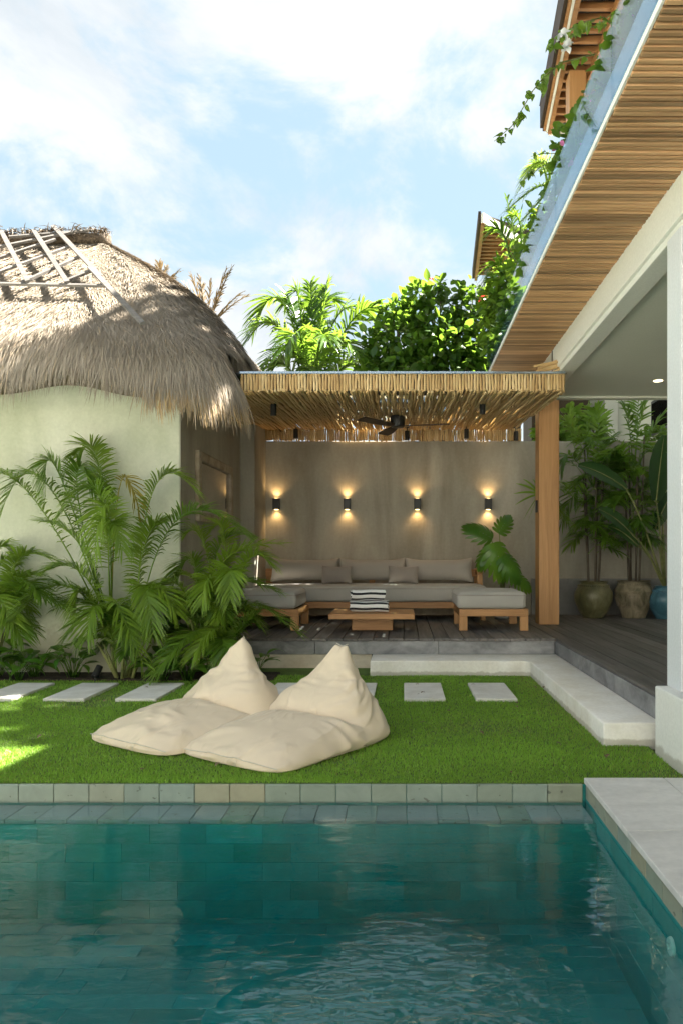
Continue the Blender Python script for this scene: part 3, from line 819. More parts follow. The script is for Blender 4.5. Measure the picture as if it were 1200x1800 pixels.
bt = MB().box(-1.6, 1.6, -0.02, 0.02, -0.03, 0.03, 0.003, 1).mesh('batten', M['roof_wood'])
y = 7.9
while y > 4.6:
    link('batten', bt, pav, (skew(y) + 0.132 + 1.6, y, ZU + 0.02)); y -= 0.135
boxo('purlin', M['roof_wood'], pav, 1.83, 1.90, 2.0, 7.99, ZU - 0.085, ZU - 0.012, 0.004)
boxo('purlin', M['roof_wood'], pav, 2.9, 2.97, 2.0, 7.99, ZU - 0.085, ZU - 0.012, 0.004)
boxo('post', M['teak_z'], pav, 1.615, 1.78, 6.94, 7.10, 3.94, ZU - 0.088, 0.006)
rf = MB(); bm = rf.bm
vs = [bm.verts.new(p) for p in ((skew(-1), -1, ZU + 0.262), (skew(8), 8.05, ZU + 0.262), (5.0, 6.0, ZU + 2.9), (5.0, 1.0, ZU + 2.9), (8.6, -1, ZU + 0.262), (8.6, 8.05, ZU + 0.262))]
for f in ((0, 1, 2, 3), (1, 5, 2), (0, 3, 4), (4, 3, 2, 5), (0, 4, 5, 1)): bm.faces.new([vs[i] for i in f])
rf.build('roof', M['shingle'], pav)
boxo('wall', M['white_paint'], pav, 3.6, 8.0, 0.0, 7.6, 3.94, ZU + 0.1, 0)

# second timber roof further off
far_house = thing('far_pavilion', 'distant timber roof corner with exposed battens above the bougainvillea', 'pavilion', (3, 15, 0))
ZF = EYE + 6.1
A, B, C, D = Vector((1.41, 13, ZF)), Vector((1.55, 15.65, ZF)), Vector((3.3, 15.1, ZF)), Vector((4.2, 16.6, ZF))
def board(name, mat, p, q, z0, z1, th, off=0):
    d = (q - p).normalized(); n = Vector((d.y, -d.x, 0)); m = MB(); bm = m.bm
    vs = [bm.verts.new(pp + n * o + Vector((0, 0, z))) for pp in (p, q) for o, z in ((off, z0), (off + th, z0), (off + th, z1), (off, z1))]
    for a in range(4): bm.faces.new((vs[a], vs[(a + 1) % 4], vs[4 + (a + 1) % 4], vs[4 + a]))
    bm.faces.new(vs[:4]); bm.faces.new(vs[4:])
    return m.build(name, mat, far_house)
board('fascia_board', M['dark_wood'], A, B, 0, 0.20, -0.05, 0)
board('fascia_trim', M['roof_wood'], A, B, -0.05, 0.14, 0.06, 0.003)
board('front_fascia', M['white_paint'], A, C, -0.02, 0.16, 0.05, 0.0)
rb = MB(); bm = rb.bm
lo = [bm.verts.new(p + Vector((0, 0, 0.16))) for p in (A, B, D, C)]
hi = bm.verts.new((3.9, 15.4, ZF + 0.55))
bm.faces.new(lo)
for a in range(4): bm.faces.new((lo[a], lo[(a + 1) % 4], hi))
rb.build('roof', M['shingle'], far_house)
for k in range(15):
    f = (k + 0.7) / 15.5
    p = A.lerp(B, f); q = C.lerp(D, f) if f > .8 else A.lerp(C, min(1, f * 1.2))
    q = Vector((q.x if q.x > p.x + 0.1 else p.x + 0.12, p.y + 0.02, ZF))
    if f < .86: q.x = p.x + min(1.5, max(0.1, (p.y - A.y) * 0.88 - 0.06))
    board('batten', M['roof_wood'], p + Vector((0.07, 0, 0)), q, 0.02, 0.08, 0.05)
boxo('rafter', M['roof_wood'], far_house, 2.05, 2.13, 13.9, 15.6, ZF - 0.06, ZF + 0.01, 0.004)
boxo('wall', M['dark_wood'], far_house, 2.75, 4.0, 15.3, 16.4, -0.05, ZF + 0.15, 0)

# neighbour's white building behind the wall
nb = thing('neighbour_building', 'white rendered building with a dark framed window behind the potted palms', 'building', (5, 15, 0))
boxo('wall', M['white_paint'], nb, 4.70, 10.0, 11.75, 17, -0.05, 8.8, 0.01)  # brought forward and raised to block sun from deck and sofa
boxo('wing', M['white_paint'], nb, 2.9, 4.699, 15.6, 17, -0.05, 5.6, 0.01)
boxo('grey_panel', M['concrete'], nb, 3.7, 4.4, 15.58, 15.599, 3.2, 5.0, 0.004)
wf = boxo('window', M['grey_metal'], nb, 4.66, 4.699, 12.5, 13.42, 3.55, 4.20, 0.006)
boxo('pane', M['dark_glass'], wf, 4.65, 4.659, 12.56, 13.36, 3.61, 4.14, 0)

# unseen villa added behind the camera to bounce sun into the shade
ov = thing('opposite_villa', 'white villa with dark windows on the far side of the pool terrace', 'villa', (-1, -8, 0))
boxo('wall', M['white_paint'], ov, -11, 8, -12, -7.0, 0.02, 5.6, 0.01)
for x in (-8.5, -4.5, 3.5):
    w_ = boxo('window', M['grey_metal'], ov, x, x + 1.6, -6.998, -6.95, 1.0, 3.0, 0.005)
    boxo('pane', M['dark_glass'], w_, x + 0.07, x + 1.53, -6.949, -6.94, 1.07, 2.93, 0)
boxo('roof', M['shingle'], ov, -11.3, 8.3, -12.3, -6.8, 5.602, 5.85, 0.01)

# ------------------------------------------------------------------ pergola
perg = thing('stick_pergola', 'flat pergola roof lined with crooked dry sticks above the sofa', 'pergola', (0, 9.5, Z_DECK))
PX0, PX1, PY0, PY1 = -2.40, 1.745, 7.9, 11.38
def pz(y): return 3.125 + (y - PY0) / (PY1 - PY0) * 0.20
def wiggle(L, r, n, amp, seed, axis):
    rr = random.Random(seed); pts = []; a = rr.uniform(0, 6); b = rr.uniform(0, 6)
    for k in range(n + 1):
        u = k / n
        dx = amp * (math.sin(u * rr.uniform(5, 9) + a) * 0.6 + rr.uniform(-.5, .5)); dz = amp * 0.5 * math.sin(u * 7 + b)
        pts.append((dx, (u - .5) * L, dz) if axis == 'y' else (dx, dz * .5, (u - .5) * L))
    return pts
long_meshes = []
for s in range(9):
    pts = wiggle(3.5, 0.016, 15, 0.017, s, 'y')
    rr = random.Random(100 + s)
    long_meshes.append(MB().tube(pts, [0.0155 * rr.uniform(.85, 1.2) for _ in pts], 6).mesh('ceiling_stick', M['stick'], True))
short_meshes = []
for s in range(9):
    pts = wiggle(0.195, 0.016, 4, 0.003, s + 50, 'z')
    rr = random.Random(200 + s)
    short_meshes.append(MB().tube(pts, [0.0148 * rr.uniform(.85, 1.15) for _ in pts], 7).mesh('fascia_stick', M['stick'], True, 50))
tilt = math.atan2(0.20, PY1 - PY0)
x = PX0; n = 0
while x < PX1:
    flip = random.choice((0, math.pi))
    q = Quaternion((1, 0, 0), tilt) @ Quaternion((0, 0, 1), flip + random.gauss(0, 0.006)) @ Quaternion((0, 1, 0), random.uniform(-.5, .5))
    link('ceiling_stick', random.choice(long_meshes), perg, (x, (PY0 + PY1) / 2 - 0.03 + random.uniform(-.04, .03), (pz(PY0) + pz(PY1)) / 2 - 0.004 + random.uniform(-.006, .006)), q)
    x += random.uniform(0.0265, 0.034); n += 1
x = PX0
while x < PX1:
    q = Quaternion((1, 0, 0), tilt) @ Quaternion((0, 0, 1), random.choice((0, math.pi)) + random.gauss(0, 0.012)) @ Quaternion((0, 1, 0), random.uniform(-.5, .5))
    link('upper_stick', random.choice(long_meshes), perg, (x, (PY0 + PY1) / 2 + 0.03, (pz(PY0) + pz(PY1)) / 2 + 0.026 + random.uniform(-.004, .006)), q)
    x += random.uniform(0.038, 0.062)
x = -1.78
while x < PX1 + 0.02:
    link('fascia_stick', random.choice(short_meshes), perg, (x, PY0 - 0.034 + random.uniform(-.004, .004), 3.215 + random.uniform(-.004, .006)), (random.gauss(0, .01), random.gauss(0.03, .03), random.uniform(0, 6)))
    x += random.uniform(0.0305, 0.035)
x = -2.2
while x < PX1 + 0.15:
    link('back_stick', random.choice(short_meshes), perg, (x, PY1 + 0.03, 3.24 + random.uniform(-.012, .012)), (random.gauss(0, .02), random.gauss(0, .03), random.uniform(0, 6)))
    x += random.uniform(0.028, 0.036)
x = -2.2
while x < PX1 + 0.15:
    link('back_stick', random.choice(short_meshes), perg, (x, PY1 + 0.068, 3.24 + random.uniform(-.012, .012)), (random.gauss(0, .02), random.gauss(0, .03), random.uniform(0, 6)))
    x += random.uniform(0.034, 0.046)
for y in np.arange(PY0 + 0.02, 9.9, 0.034):           # the right-hand edge
    link('side_stick', random.choice(short_meshes), perg, (PX1 + 0.034, y, 3.215 + (y - PY0) * 0.055 + random.uniform(-.01, .01)), (random.gauss(0.1, .04), random.gauss(0, .02), random.uniform(0, 6)))
bun = MB()
for k in range(9):
    z = 3.335 + (k % 5) * 0.028; o = 0.02 * (k % 3)
    p0 = Vector((1.50 + random.uniform(-.05, .05), PY0 + 0.02 + o, z - 0.04)); p1 = Vector((1.755, PY0 + 0.03 + o + random.uniform(-.02, .02), z + 0.05))
    link('bundle_stick', MB().tube([p0, p0.lerp(p1, .3) + Vector((0, 0, random.uniform(-.012, .012))), p0.lerp(p1, .7) + Vector((0, 0, random.uniform(-.012, .012))), p1], 0.0145, 7).mesh('bundle_stick', M['stick'], True, 50), perg)
for y in (8.5, 9.4, 10.3, 11.2):
    MB().box(PX0, PX1, y - 0.03, y + 0.03, pz(y) + 0.056, pz(y) + 0.11, 0.003, 1).build('rafter', M['dark_wood'], perg)
boxo('edge_beam', M['dark_wood'], perg, -1.80, PX1 - 0.002, PY0 - 0.012, PY0 + 0.045, 3.14, 3.30, 0.003)
sh = MB(); bm = sh.bm
for z0 in (0.0, 0.012):
    pass
vs = [bm.verts.new((x, y, pz(y) + 0.182 + dz)) for dz in (0, 0.010) for x, y in ((-1.85, PY0 - 0.06), (PX1 + 0.05, PY0 - 0.06), (PX1 + 0.05, PY1 + 0.1), (-1.85, PY1 + 0.1))]
for f in ((0, 1, 2, 3), (4, 5, 6, 7), (0, 1, 5, 4), (1, 2, 6, 5), (2, 3, 7, 6), (3, 0, 4, 7)): bm.faces.new([vs[i] for i in f])
sh.build('roof_sheet', sheet_glass('roof_sheet', (0.80, 0.86, 0.86), 0.05), perg)
fl = MB(); bm = fl.bm  # unseen sloping panel, added to stop sun streaks on the pilaster
vs = [bm.verts.new((x, y, pz(y) + dz)) for dz in (0.128, 0.140) for x, y in ((-2.42, PY0 + 0.1), (-0.95, PY0 + 0.1), (-0.95, PY1 + 0.34), (-2.42, PY1 + 0.34))]
for f in ((0, 1, 2, 3), (4, 5, 6, 7), (0, 1, 5, 4), (1, 2, 6, 5), (2, 3, 7, 6), (3, 0, 4, 7)): bm.faces.new([vs[i] for i in f])
fl.build('flashing', M['dark_wood'], perg)
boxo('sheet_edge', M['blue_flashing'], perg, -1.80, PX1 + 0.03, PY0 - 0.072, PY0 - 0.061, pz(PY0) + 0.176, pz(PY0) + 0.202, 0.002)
boxo('post', M['teak_z'], perg, 1.862, 2.143, 9.81, 10.09, Z_DECK + 0.001, 3.56, 0.010, 2)
MB().box(1.845, 1.862, 9.90, 9.99, 1.90, 2.07, 0.004, 1).build('post_socket', M['black_metal'], perg)
# ------------------------------------------------------------------ plants
def bez(P, n):
    P = [np.array(p, float) for p in P]
    u = np.linspace(0, 1, n)[:, None]
    if len(P) == 3: return (1 - u) ** 2 * P[0] + 2 * u * (1 - u) * P[1] + u ** 2 * P[2]
    return (1 - u) ** 3 * P[0] + 3 * u * (1 - u) ** 2 * P[1] + 3 * u ** 2 * (1 - u) * P[2] + u ** 3 * P[3]

def frond_mesh(name, P, mat, pairs=30, ll=0.32, lw=0.013, pet=0.3, droop=0.25, vee=0.35, r=0.009, ang=(62, 28), seed=0, prof=None, broad=(0.55, 1.0, 0.8, 0.04)):
    rg = np.random.default_rng(seed)
    n = 14
    c = bez(P, n)
    T = norm(np.gradient(c, axis=0))
    H = c[-1] - c[0]; H[2] = 0
    if np.linalg.norm(H) < 1e-3: H = np.array([1.0, 0, 0])
    S = norm(np.cross(H, [0, 0, 1.0])); S = S + rg.normal(0, .12, 3) * 1.0; S = norm(S)
    N = norm(np.cross(S[None, :], T)); Sv = norm(np.cross(T, N))
    # rachis as a 4-sided tapering tube
    rad = np.linspace(r, r * 0.18, n)[:, None]
    ring = np.stack([c + Sv * rad, c + N * rad, c - Sv * rad, c - N * rad], 1)
    V = [ring.reshape(-1, 3)]; Q = []
    b = np.arange(n - 1)[:, None] * 4; k = np.arange(4)[None, :]
    Q.append(np.stack([b + k, b + (k + 1) % 4, b + 4 + (k + 1) % 4, b + 4 + k], -1).reshape(-1, 4))
    tint = [np.full(n * 4, 0.65)]
    tt = np.repeat(np.linspace(pet, 0.985, pairs), 2); sg = np.tile([1.0, -1.0], pairs)
    tt = np.clip(tt + rg.normal(0, 0.3 * (1 - pet) / pairs, len(tt)), 0, 1)
    f = lambda A: np.stack([np.interp(tt, np.linspace(0, 1, n), A[:, i]) for i in range(3)], -1)
    p, t_, s_, n_ = f(c), norm(f(T)), norm(f(Sv)), norm(f(N))
    w = np.clip((tt - pet) / (1 - pet), 0, 1)
    a = np.radians(ang[0] + (ang[1] - ang[0]) * w + rg.normal(0, 5, len(w)))[:, None]
    D = norm(t_ * np.cos(a) + s_ * np.sin(a) * sg[:, None] + n_ * (vee + rg.normal(0, .10, (len(w), 1))))
    if prof is None: L = ll * (0.55 + 1.15 * w - 1.25 * np.clip(w, 0, 1) ** 2.2 ) * rg.uniform(.88, 1.08, len(w))
    else: L = ll * np.interp(w, np.linspace(0, 1, len(prof)), prof) * rg.uniform(.9, 1.08, len(w))
    L = np.maximum(L, ll * 0.12)[:, None]
    u = np.array([0, .34, .7, 1.0])
    G = np.array([0, 0, -1.0]) * droop * rg.uniform(.6, 1.5, (len(w), 1)) * L
    Pp = p[:, None] + D[:, None] * L[:, None] * u[None, :, None] + G[:, None] * (u ** 2)[None, :, None]
    Wd = norm(np.cross(D, n_) + n_ * rg.normal(0, .25, (len(w), 1))) * (lw * np.clip(L / ll, .55, 1.1))
    Wv = Wd[:, None] * np.array(broad)[None, :, None]
    Wv = Wv * 0.92
    v2, q2 = ribbons(Pp, Wv)
    V.append(v2); Q.append(q2 + n * 4)
    tn = np.repeat(np.clip(rg.normal(.42, .16, len(w)), 0, .74), 8).reshape(-1, 8)
    tn[rg.uniform(0, 1, len(w)) < .16, 6:] = 1.0                     # a few dried tips
    tint.append(tn.ravel())
    return np_mesh(name, np.concatenate(V), np.concatenate(Q), mat, np.clip(np.concatenate(tint), 0, 1))

def frond(parent, P, mat='areca', name='frond', **kw):
    kw.setdefault('seed', random.randrange(10 ** 6))
    return link(name, frond_mesh(name, P, M[mat], **kw), parent)

def stem(parent, pts, r0, r1, mat='cane', name='stem', n=6):
    return MB().tube(pts, list(np.linspace(r0, r1, len(pts))), n).build(name, M[mat], parent, True)

c4 = lambda a, b: (a * 0.45, 788 + b * 0.43)
def areca(name, label, base, heroes, fill, hgt, spread, canes, seed, scale=1.0, yr=(-.28, .28)):
    """heroes: (via pixel, tip pixel, depth offset) of the fronds one can follow in the photograph; fill: further fronds all round"""
    random.seed(seed)
    root = thing(name, label, 'palm', base, group='areca palms along the villa wall')
    b = Vector(base); heads = []
    for k in range(canes):
        a = random.uniform(0, 6.28); r = random.uniform(.03, .14)
        p0 = b + Vector((r * math.cos(a), r * math.sin(a) * .7, 0))
        lean = Vector((math.cos(a) * random.uniform(.03, .22), math.sin(a) * random.uniform(.0, .10), hgt * random.uniform(.32, .55)))
        p1 = p0 + lean
        stem(root, [p0, p0.lerp(p1, .5) + Vector((-.01, 0, .02)), p1], 0.019 * random.uniform(.8, 1.2), 0.010)
        heads.append(p1)
    for via, tip, dy, *kw in heroes:
        t = at(*tip, b.y + dy); v = at(*via, b.y + dy * .6)
        h = min(heads, key=lambda q: (q - v).length) if heads else b
        s = h * 0.75 + b * 0.25
        ctrl = (v - (s * .25 + t * .25)) * 2
        opt = dict(kw[0]) if kw else {}
        L = (t - s).length
        o = dict(pairs=int(54 + 10 * L), ll=0.345 * scale, lw=0.0120, pet=0.26, droop=0.34, seed=random.randrange(10 ** 6)); o.update(opt)
        frond(root, (s, ctrl, t), **o)
    for k in range(fill):
        h = random.choice(heads); s = h.lerp(b, random.uniform(.1, .75))
        a = random.uniform(0, 6.28); el = random.uniform(.35, 1.0)
        dx, dy = math.cos(a) * spread * el, math.sin(a) * spread * 0.42 * el
        top = hgt * random.uniform(.40, .90)
        t = Vector((s.x + dx, min(7.74, max(b.y + yr[0] * 3, s.y + dy)), b.z + top * random.uniform(.45, .98)))
        c = Vector((s.x + dx * .35, s.y + (t.y - s.y) * .35, b.z + top * 1.15))
        frond(root, (s, c, t), pairs=54, ll=0.28 * scale, lw=0.0112, pet=0.28, droop=0.36)
    return root
A1 = [(c4(300, 130), c4(432, 190), .1), (c4(180, 140), c4(0, 290), -.1), (c4(120, 190), c4(-60, 150), .05),
      (c4(470, 150), c4(556, 310), 0, dict(mat='areca_yellow', ll=.24, pet=.55, pairs=24)), (c4(600, 170), c4(775, 190), .05),
      (c4(700, 285), c4(985, 380), -.15), (c4(330, 420), c4(160, 300), -.2), (c4(250, 560), c4(50, 720), -.3), (c4(600, 570), c4(690, 680), -.3),
      (c4(400, 210), c4(240, 270), -.3), (c4(330, 520), c4(190, 500), -.35), (c4(420, 250), c4(360, 470), -.35), (c4(230, 100), c4(180, 200), -.2),
      (c4(390, 80), c4(300, 60), .15), (c4(430, 330), c4(480, 420), -.4), (c4(560, 420), c4(640, 300), -.1), (c4(560, 560), c4(600, 760), -.45),
      (c4(380, 640), c4(340, 780), -.4), (c4(450, 620), c4(560, 880), -.45, dict(pairs=26)), (c4(330, 590), c4(300, 660), -.2)]
areca('areca_palm', 'tallest lush areca palm clump standing before the pale green wall', (-2.94, 7.42, 0.02), A1, 16, 1.05, 1.0, 11, 21)
A2 = [(c4(870, 470), c4(1110, 390), -.1), (c4(900, 560), c4(1090, 590), -.2), (c4(760, 470), c4(680, 530), 0), (c4(700, 620), c4(520, 750), -.3),
      (c4(980, 640), c4(1168, 760), -.15, dict(pet=.2)), (c4(830, 740), c4(760, 850), -.45), (c4(740, 760), c4(600, 930), -.5), (c4(850, 420), c4(980, 360), .1),
      (c4(830, 540), c4(790, 640), -.4), (c4(900, 500), c4(900, 620), -.4), (c4(960, 470), c4(1060, 480), -.25), (c4(800, 400), c4(730, 350), .1),
      (c4(870, 780), c4(900, 880), -.5), (c4(920, 760), c4(1020, 660), -.2), (c4(880, 380), c4(830, 330), .1), (c4(700, 560), c4(600, 610), -.2)]
areca('areca_palm', 'shorter sunlit areca palm clump at the corner beside the deck', (-1.98, 7.52, 0.02), A2, 30, 1.3, 0.62, 9, 33, .92)
A0 = [(c4(60, 470), c4(190, 450), 0), (c4(40, 560), c4(150, 520), -.2), (c4(-20, 590), c4(60, 720), -.3), (c4(120, 610), c4(260, 650), -.2),
      (c4(20, 660), c4(90, 780), -.3), (c4(-40, 480), c4(-120, 560), 0), (c4(90, 560), c4(160, 600), -.3), (c4(-30, 450), c4(40, 420), .1)]
areca('areca_palm', 'areca palm clump with yellowing fronds by the broad leaved plants, mostly out of frame', (-4.35, 7.4, 0.02), A0, 16, 1.40, 0.65, 6, 5, .95)

def leaf_mesh(name, mat, L=0.3, w=0.05, curve=0.35, fold=0.25, n=7, shape=(0.0, .55, .9, 1.0, .85, .5, 0.02), wav=0.0):
    """one blade: a folded, arched leaf growing along +X"""
    u = np.linspace(0, 1, n); V = []; Q = []
    for k, a in enumerate(u):
        ww = w * np.interp(a, np.linspace(0, 1, len(shape)), shape)
        x = L * math.sin(a * curve * 1.6) / (curve * 1.6) if curve > 0.01 else L * a
        z = -L * curve * a * a * .6
        for s in (-1, -.5, 0, .5, 1):
            V.append((x, s * ww, z + abs(s) * ww * fold + wav * math.sin(a * 14 + s * 3) * abs(s)))
    for k in range(n - 1):
        for j in range(4):
            b = k * 5 + j; Q.append((b, b + 1, b + 6, b + 5))
    return np_mesh(name, V, Q, mat, np.full(len(V), .5))

bl_meshes = [leaf_mesh('leaf', M['broad_leaf'], L, w, c, .3, 8, (0, .6, .95, 1, .9, .6, .25, .0)) for L, w, c in ((.24, .048, .5), (.28, .055, .7), (.20, .045, .35), (.30, .05, .9))]
def broad_plant(label, x, y, n, h, seed, spread=1.0):
    random.seed(seed)
    root = thing('broad_leaved_plant', label, 'plant', (x, y, 0.02), group='broad leaved plants in the bed')
    for k in range(n):
        a = k * 2.4 + random.uniform(-.4, .4); el = random.uniform(.35, 1.2); r = random.uniform(.0, .05)
        hh = h * random.uniform(.30, 1.0)
        o = Vector((x + r * math.cos(a), y + r * math.sin(a), .02)); tip = o + Vector((math.cos(a) * hh * .40 * spread, math.sin(a) * hh * .28, hh * .72))
        if tip.y > 7.7: tip.y = 7.7
        stem(root, [o, o.lerp(tip, .5) + Vector((0, 0, hh * .1)), tip], .005, .003, 'broad_leaf', 'leaf_stalk', 4)
        q = Quaternion((0, 0, 1), a) @ Quaternion((0, 1, 0), -el + .35) @ Quaternion((1, 0, 0), random.uniform(-.4, .4))
        link('leaf', random.choice(bl_meshes), root, tip, q, random.uniform(.72, 1.1))
for i, (px, n, h, lab) in enumerate(((-8, 22, .46, 'glossy broad leaved plant nearest the frame edge below the yellowing palm'), (62, 26, .42, 'low broad leaved plant in the bed before the bare wall'),
                                     (128, 24, .44, 'broad leaved plant beside the tallest palm clump and the garden spotlight'), (30, 14, .30, 'small broad leaved plant at the front of the bed'),
                                     (285, 26, .34, 'dense broad leaved plant between the two larger palm clumps'), (330, 24, .40, 'broad leaved plant with pale undersides at the foot of the corner palm'),
                                     (452, 10, .30, 'few leaved plant peeping out behind the beanbag by the plinth'))):
    y = (7.5, 7.5, 7.46, 7.3, 7.32, 7.3, 7.7)[i]
    broad_plant(lab, (px - VPX) / FPX * y, y, n, h, 60 + i)

# dead tufts poking up behind the thatch
def dry_tuft(label, px, py, n, hgt, spr, seed):
    random.seed(seed)
    y = 12.6; top = at(px, py, y)
    root = thing('dry_palm', label, 'palm', (top.x, y, -.03), group='withered palms behind the thatched roof')
    MB().tube([(top.x - .1, y, -.03), (top.x, y, top.z * .6), (top.x, y, top.z)], [.09, .07, .05], 7).build('trunk', M['bark'], root, True)
    for k in range(n):
        a = random.gauss(0, spr); L = hgt * random.uniform(.6, 1.1)
        t = top + Vector((math.sin(a) * L, random.uniform(-.3, .3), math.cos(a) * L))
        t.z -= abs(math.sin(a)) * .25
        frond(root, (top, top.lerp(t, .55) + Vector((0, 0, .12)), t), 'dry_leaf', 'dry_frond', pairs=12, ll=.28, lw=.016, pet=.12, droop=.3, vee=.1, r=.02, ang=(30, 14))
dry_tuft('spiky brown withered palm top rising behind the thatch near its eave', 365, 580, 15, 1.15, .50, 3)
dry_tuft('small withered palm tips showing over the thatched hip', 285, 520, 10, .62, .75, 4)

# coconut palm behind the pergola
def big_palm(label, px, y, ztop, heroes, seed, mat='palm', ll=.66, lw=.036, pairs=46, group=None, trunk=.11, lean=.2):
    random.seed(seed)
    x = (px - VPX) / FPX * y
    root = thing('palm_tree', label, 'palm', (x, y, -.03), group=group)
    MB().tube([(x + lean, y + .1, -.03), (x + lean * .4, y, ztop * .5), (x, y, ztop)], [trunk * 1.4, trunk, trunk * .8], 9).build('trunk', M['bark'], root, True)
    b = Vector((x, y, ztop))
    for via, tip, dy in heroes:
        t = at(*tip, y + dy); v = at(*via, y + dy * .5)
        frond(root, (b, (v - (b * .25 + t * .25)) * 2, t), mat, pairs=pairs, ll=ll, lw=lw, pet=.16, droop=.45, vee=.3, r=.028, ang=(58, 24))
    return root
G = 'palms rising behind the pergola and roofs'
big_palm('bright green coconut palm rising behind the pergola next to the leafy tree', 552, 13.6, 3.9,
         [((550, 580), (545, 500), -.2), ((495, 580), (436, 600), -.5), ((500, 535), (448, 575), .3), ((565, 560), (575, 505), .2), ((530, 560), (520, 512), .0), ((610, 575), (672, 545), -.3), ((590, 560), (655, 560), .3),
          ((520, 620), (455, 655), -.8), ((590, 610), (640, 640), -.8), ((560, 560), (590, 530), .6), ((520, 560), (505, 530), .4), ((500, 640), (470, 690), -.5), ((610, 640), (640, 690), -.4), ((560, 610), (575, 600), -1.4), ((530, 600), (500, 620), -1.3)], 71, group=G)
big_palm('yellow green palm tucked beside the glass edge of the roof', 905, 12.2, 5.2,
         [((880, 470), (850, 500), -.3), ((890, 430), (862, 408), -.2), ((915, 420), (900, 380), 0), ((880, 520), (870, 560), -.4), ((930, 430), (950, 400), 0), ((890, 500), (880, 530), -.6), ((905, 440), (890, 350), .2), ((920, 480), (940, 520), -.3), ((880, 540), (855, 580), -.2)], 72, 'palm', .44, .026, 32, G, .06, .15)
big_palm('dark slender palm with thin fronds against the sky above the glass edge', 962, 12.2, 7.6,
         [((945, 285), (912, 335), -.2), ((940, 330), (888, 372), -.3), ((960, 290), (925, 300), 0), ((950, 350), (905, 400), -.2), ((990, 280), (1010, 240), 0), ((965, 370), (930, 410), -.2)], 73, 'areca', .42, .013, 34, G, .05, .1)

def leaf_cloud(name, mat, pts, up, L, w, parent, seed, stuff=True, jitter=.9, shape=(.25, .95, .85, .05), tint=None):
    """one joined crown of small arched leaves"""
    rg = np.random.default_rng(seed); pts = np.asarray(pts); n = len(pts)
    D = norm(up + rg.normal(0, jitter, (n, 3)))
    Ls = (L * rg.uniform(.6, 1.25, n))[:, None]
    u = np.array([0, .33, .7, 1.0])
    P = pts[:, None] + D[:, None] * Ls[:, None] * u[None, :, None] + np.array([0, 0, -.30]) * Ls[:, None] * (u ** 2)[None, :, None]
    Nn = norm(np.array([0, 0, 1.0]) + rg.normal(0, .55, (n, 3)))
    W = norm(np.cross(D, Nn))[:, None] * (w * Ls / L)[:, None] * np.array(shape)[None, :, None]
    V, Q = ribbons(P, W)
    o = link(name, np_mesh(name, V, Q, mat, np.repeat(np.clip(rg.normal(.5, .22, n), 0, 1), 8)), parent)
    if stuff: tag(o, kind='stuff')
    return o

tl_mesh = [leaf_mesh('leaf', M['tree_leaf'], L, w, c, .3, 6, (0.05, .75, 1, .9, .55, .02)) for L, w, c in ((.21, .062, .5), (.18, .055, .8), (.24, .066, .35))]
def leafy_tree(label, clumps, n_stuff, n_single, y, basepx, seed, mat='tree_leaf', L=.19, group=None):
    random.seed(seed); rg = np.random.default_rng(seed)
    bx = (basepx - VPX) / FPX * y
    root = thing('leafy_tree', label, 'tree', (bx, y, -.03), group=group)
    MB().tube([(bx, y, -.03), (bx + .05, y, 1.6), (bx - .05, y, 3.0)], [.10, .08, .06], 8).build('trunk', M['bark'], root, True)
    pts, ups = [], []
    cs = [(at(px, py, y + dy), r) for px, py, dy, r in clumps]
    tot = sum(r ** 2 for _, r in cs)
    for c, r in cs:
        f = Vector((bx - .05, y, 2.6))
        MB().tube([f, f.lerp(c, .6) + Vector((0, 0, .1)), c], [.04, .025, .010], 5).build('branch', M['bark'], root, True)
        k = int(n_stuff * r * r / tot)
        d = norm(rg.normal(0, 1, (k, 3))) * (r * rg.uniform(.35, 1.0, (k, 1)) ** .6) * np.array([1, .9, .85])
        pts.append(np.array(c) + d); ups.append(norm(d) * .7 + [0, 0, .2])
    leaf_cloud('foliage', M[mat], np.concatenate(pts), np.concatenate(ups), L, L * .29, root, seed)
    for k in range(n_single):
        c, r = random.choices(cs, [q[1] ** 2 for q in cs])[0]
        d = Vector((random.gauss(0, .8), -abs(random.gauss(.5, .7)), random.gauss(.15, .75))).normalized()
        q = d.to_track_quat('X', 'Z') @ Quaternion((1, 0, 0), random.uniform(-1, 1)) @ Quaternion((0, 1, 0), random.uniform(-.5, .7))
        link('leaf', random.choice(tl_mesh), root, c + d * r * random.uniform(.85, 1.12), q, random.uniform(.7, 1.15) * L / .19)
    return root
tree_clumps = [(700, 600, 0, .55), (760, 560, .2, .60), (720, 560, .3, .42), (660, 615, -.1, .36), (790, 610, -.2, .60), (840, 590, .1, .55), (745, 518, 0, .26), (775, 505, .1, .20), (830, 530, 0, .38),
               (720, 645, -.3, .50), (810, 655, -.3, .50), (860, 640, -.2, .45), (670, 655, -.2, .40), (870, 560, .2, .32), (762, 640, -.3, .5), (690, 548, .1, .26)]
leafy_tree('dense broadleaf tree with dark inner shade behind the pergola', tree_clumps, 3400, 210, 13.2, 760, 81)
leafy_tree('pale sunlit shrub tree squeezed between the roof corner and the glass edge', [(900, 500, 0, .42), (880, 540, -.1, .4), (935, 450, .1, .28), (880, 590, 0, .36), (960, 390, .1, .32), (925, 520, .3, .4)], 1300, 60, 11.9, 905, 82, 'vine_leaf', .15)

leafy_tree('dark leafy shrub behind the wall above the glazed pots', [(1000, 745, 0, .34), (1040, 750, .2, .30), (1150, 770, .1, .26), (965, 760, .1, .30)], 560, 30, 12.3, 1060, 83, 'lady_palm', .17)
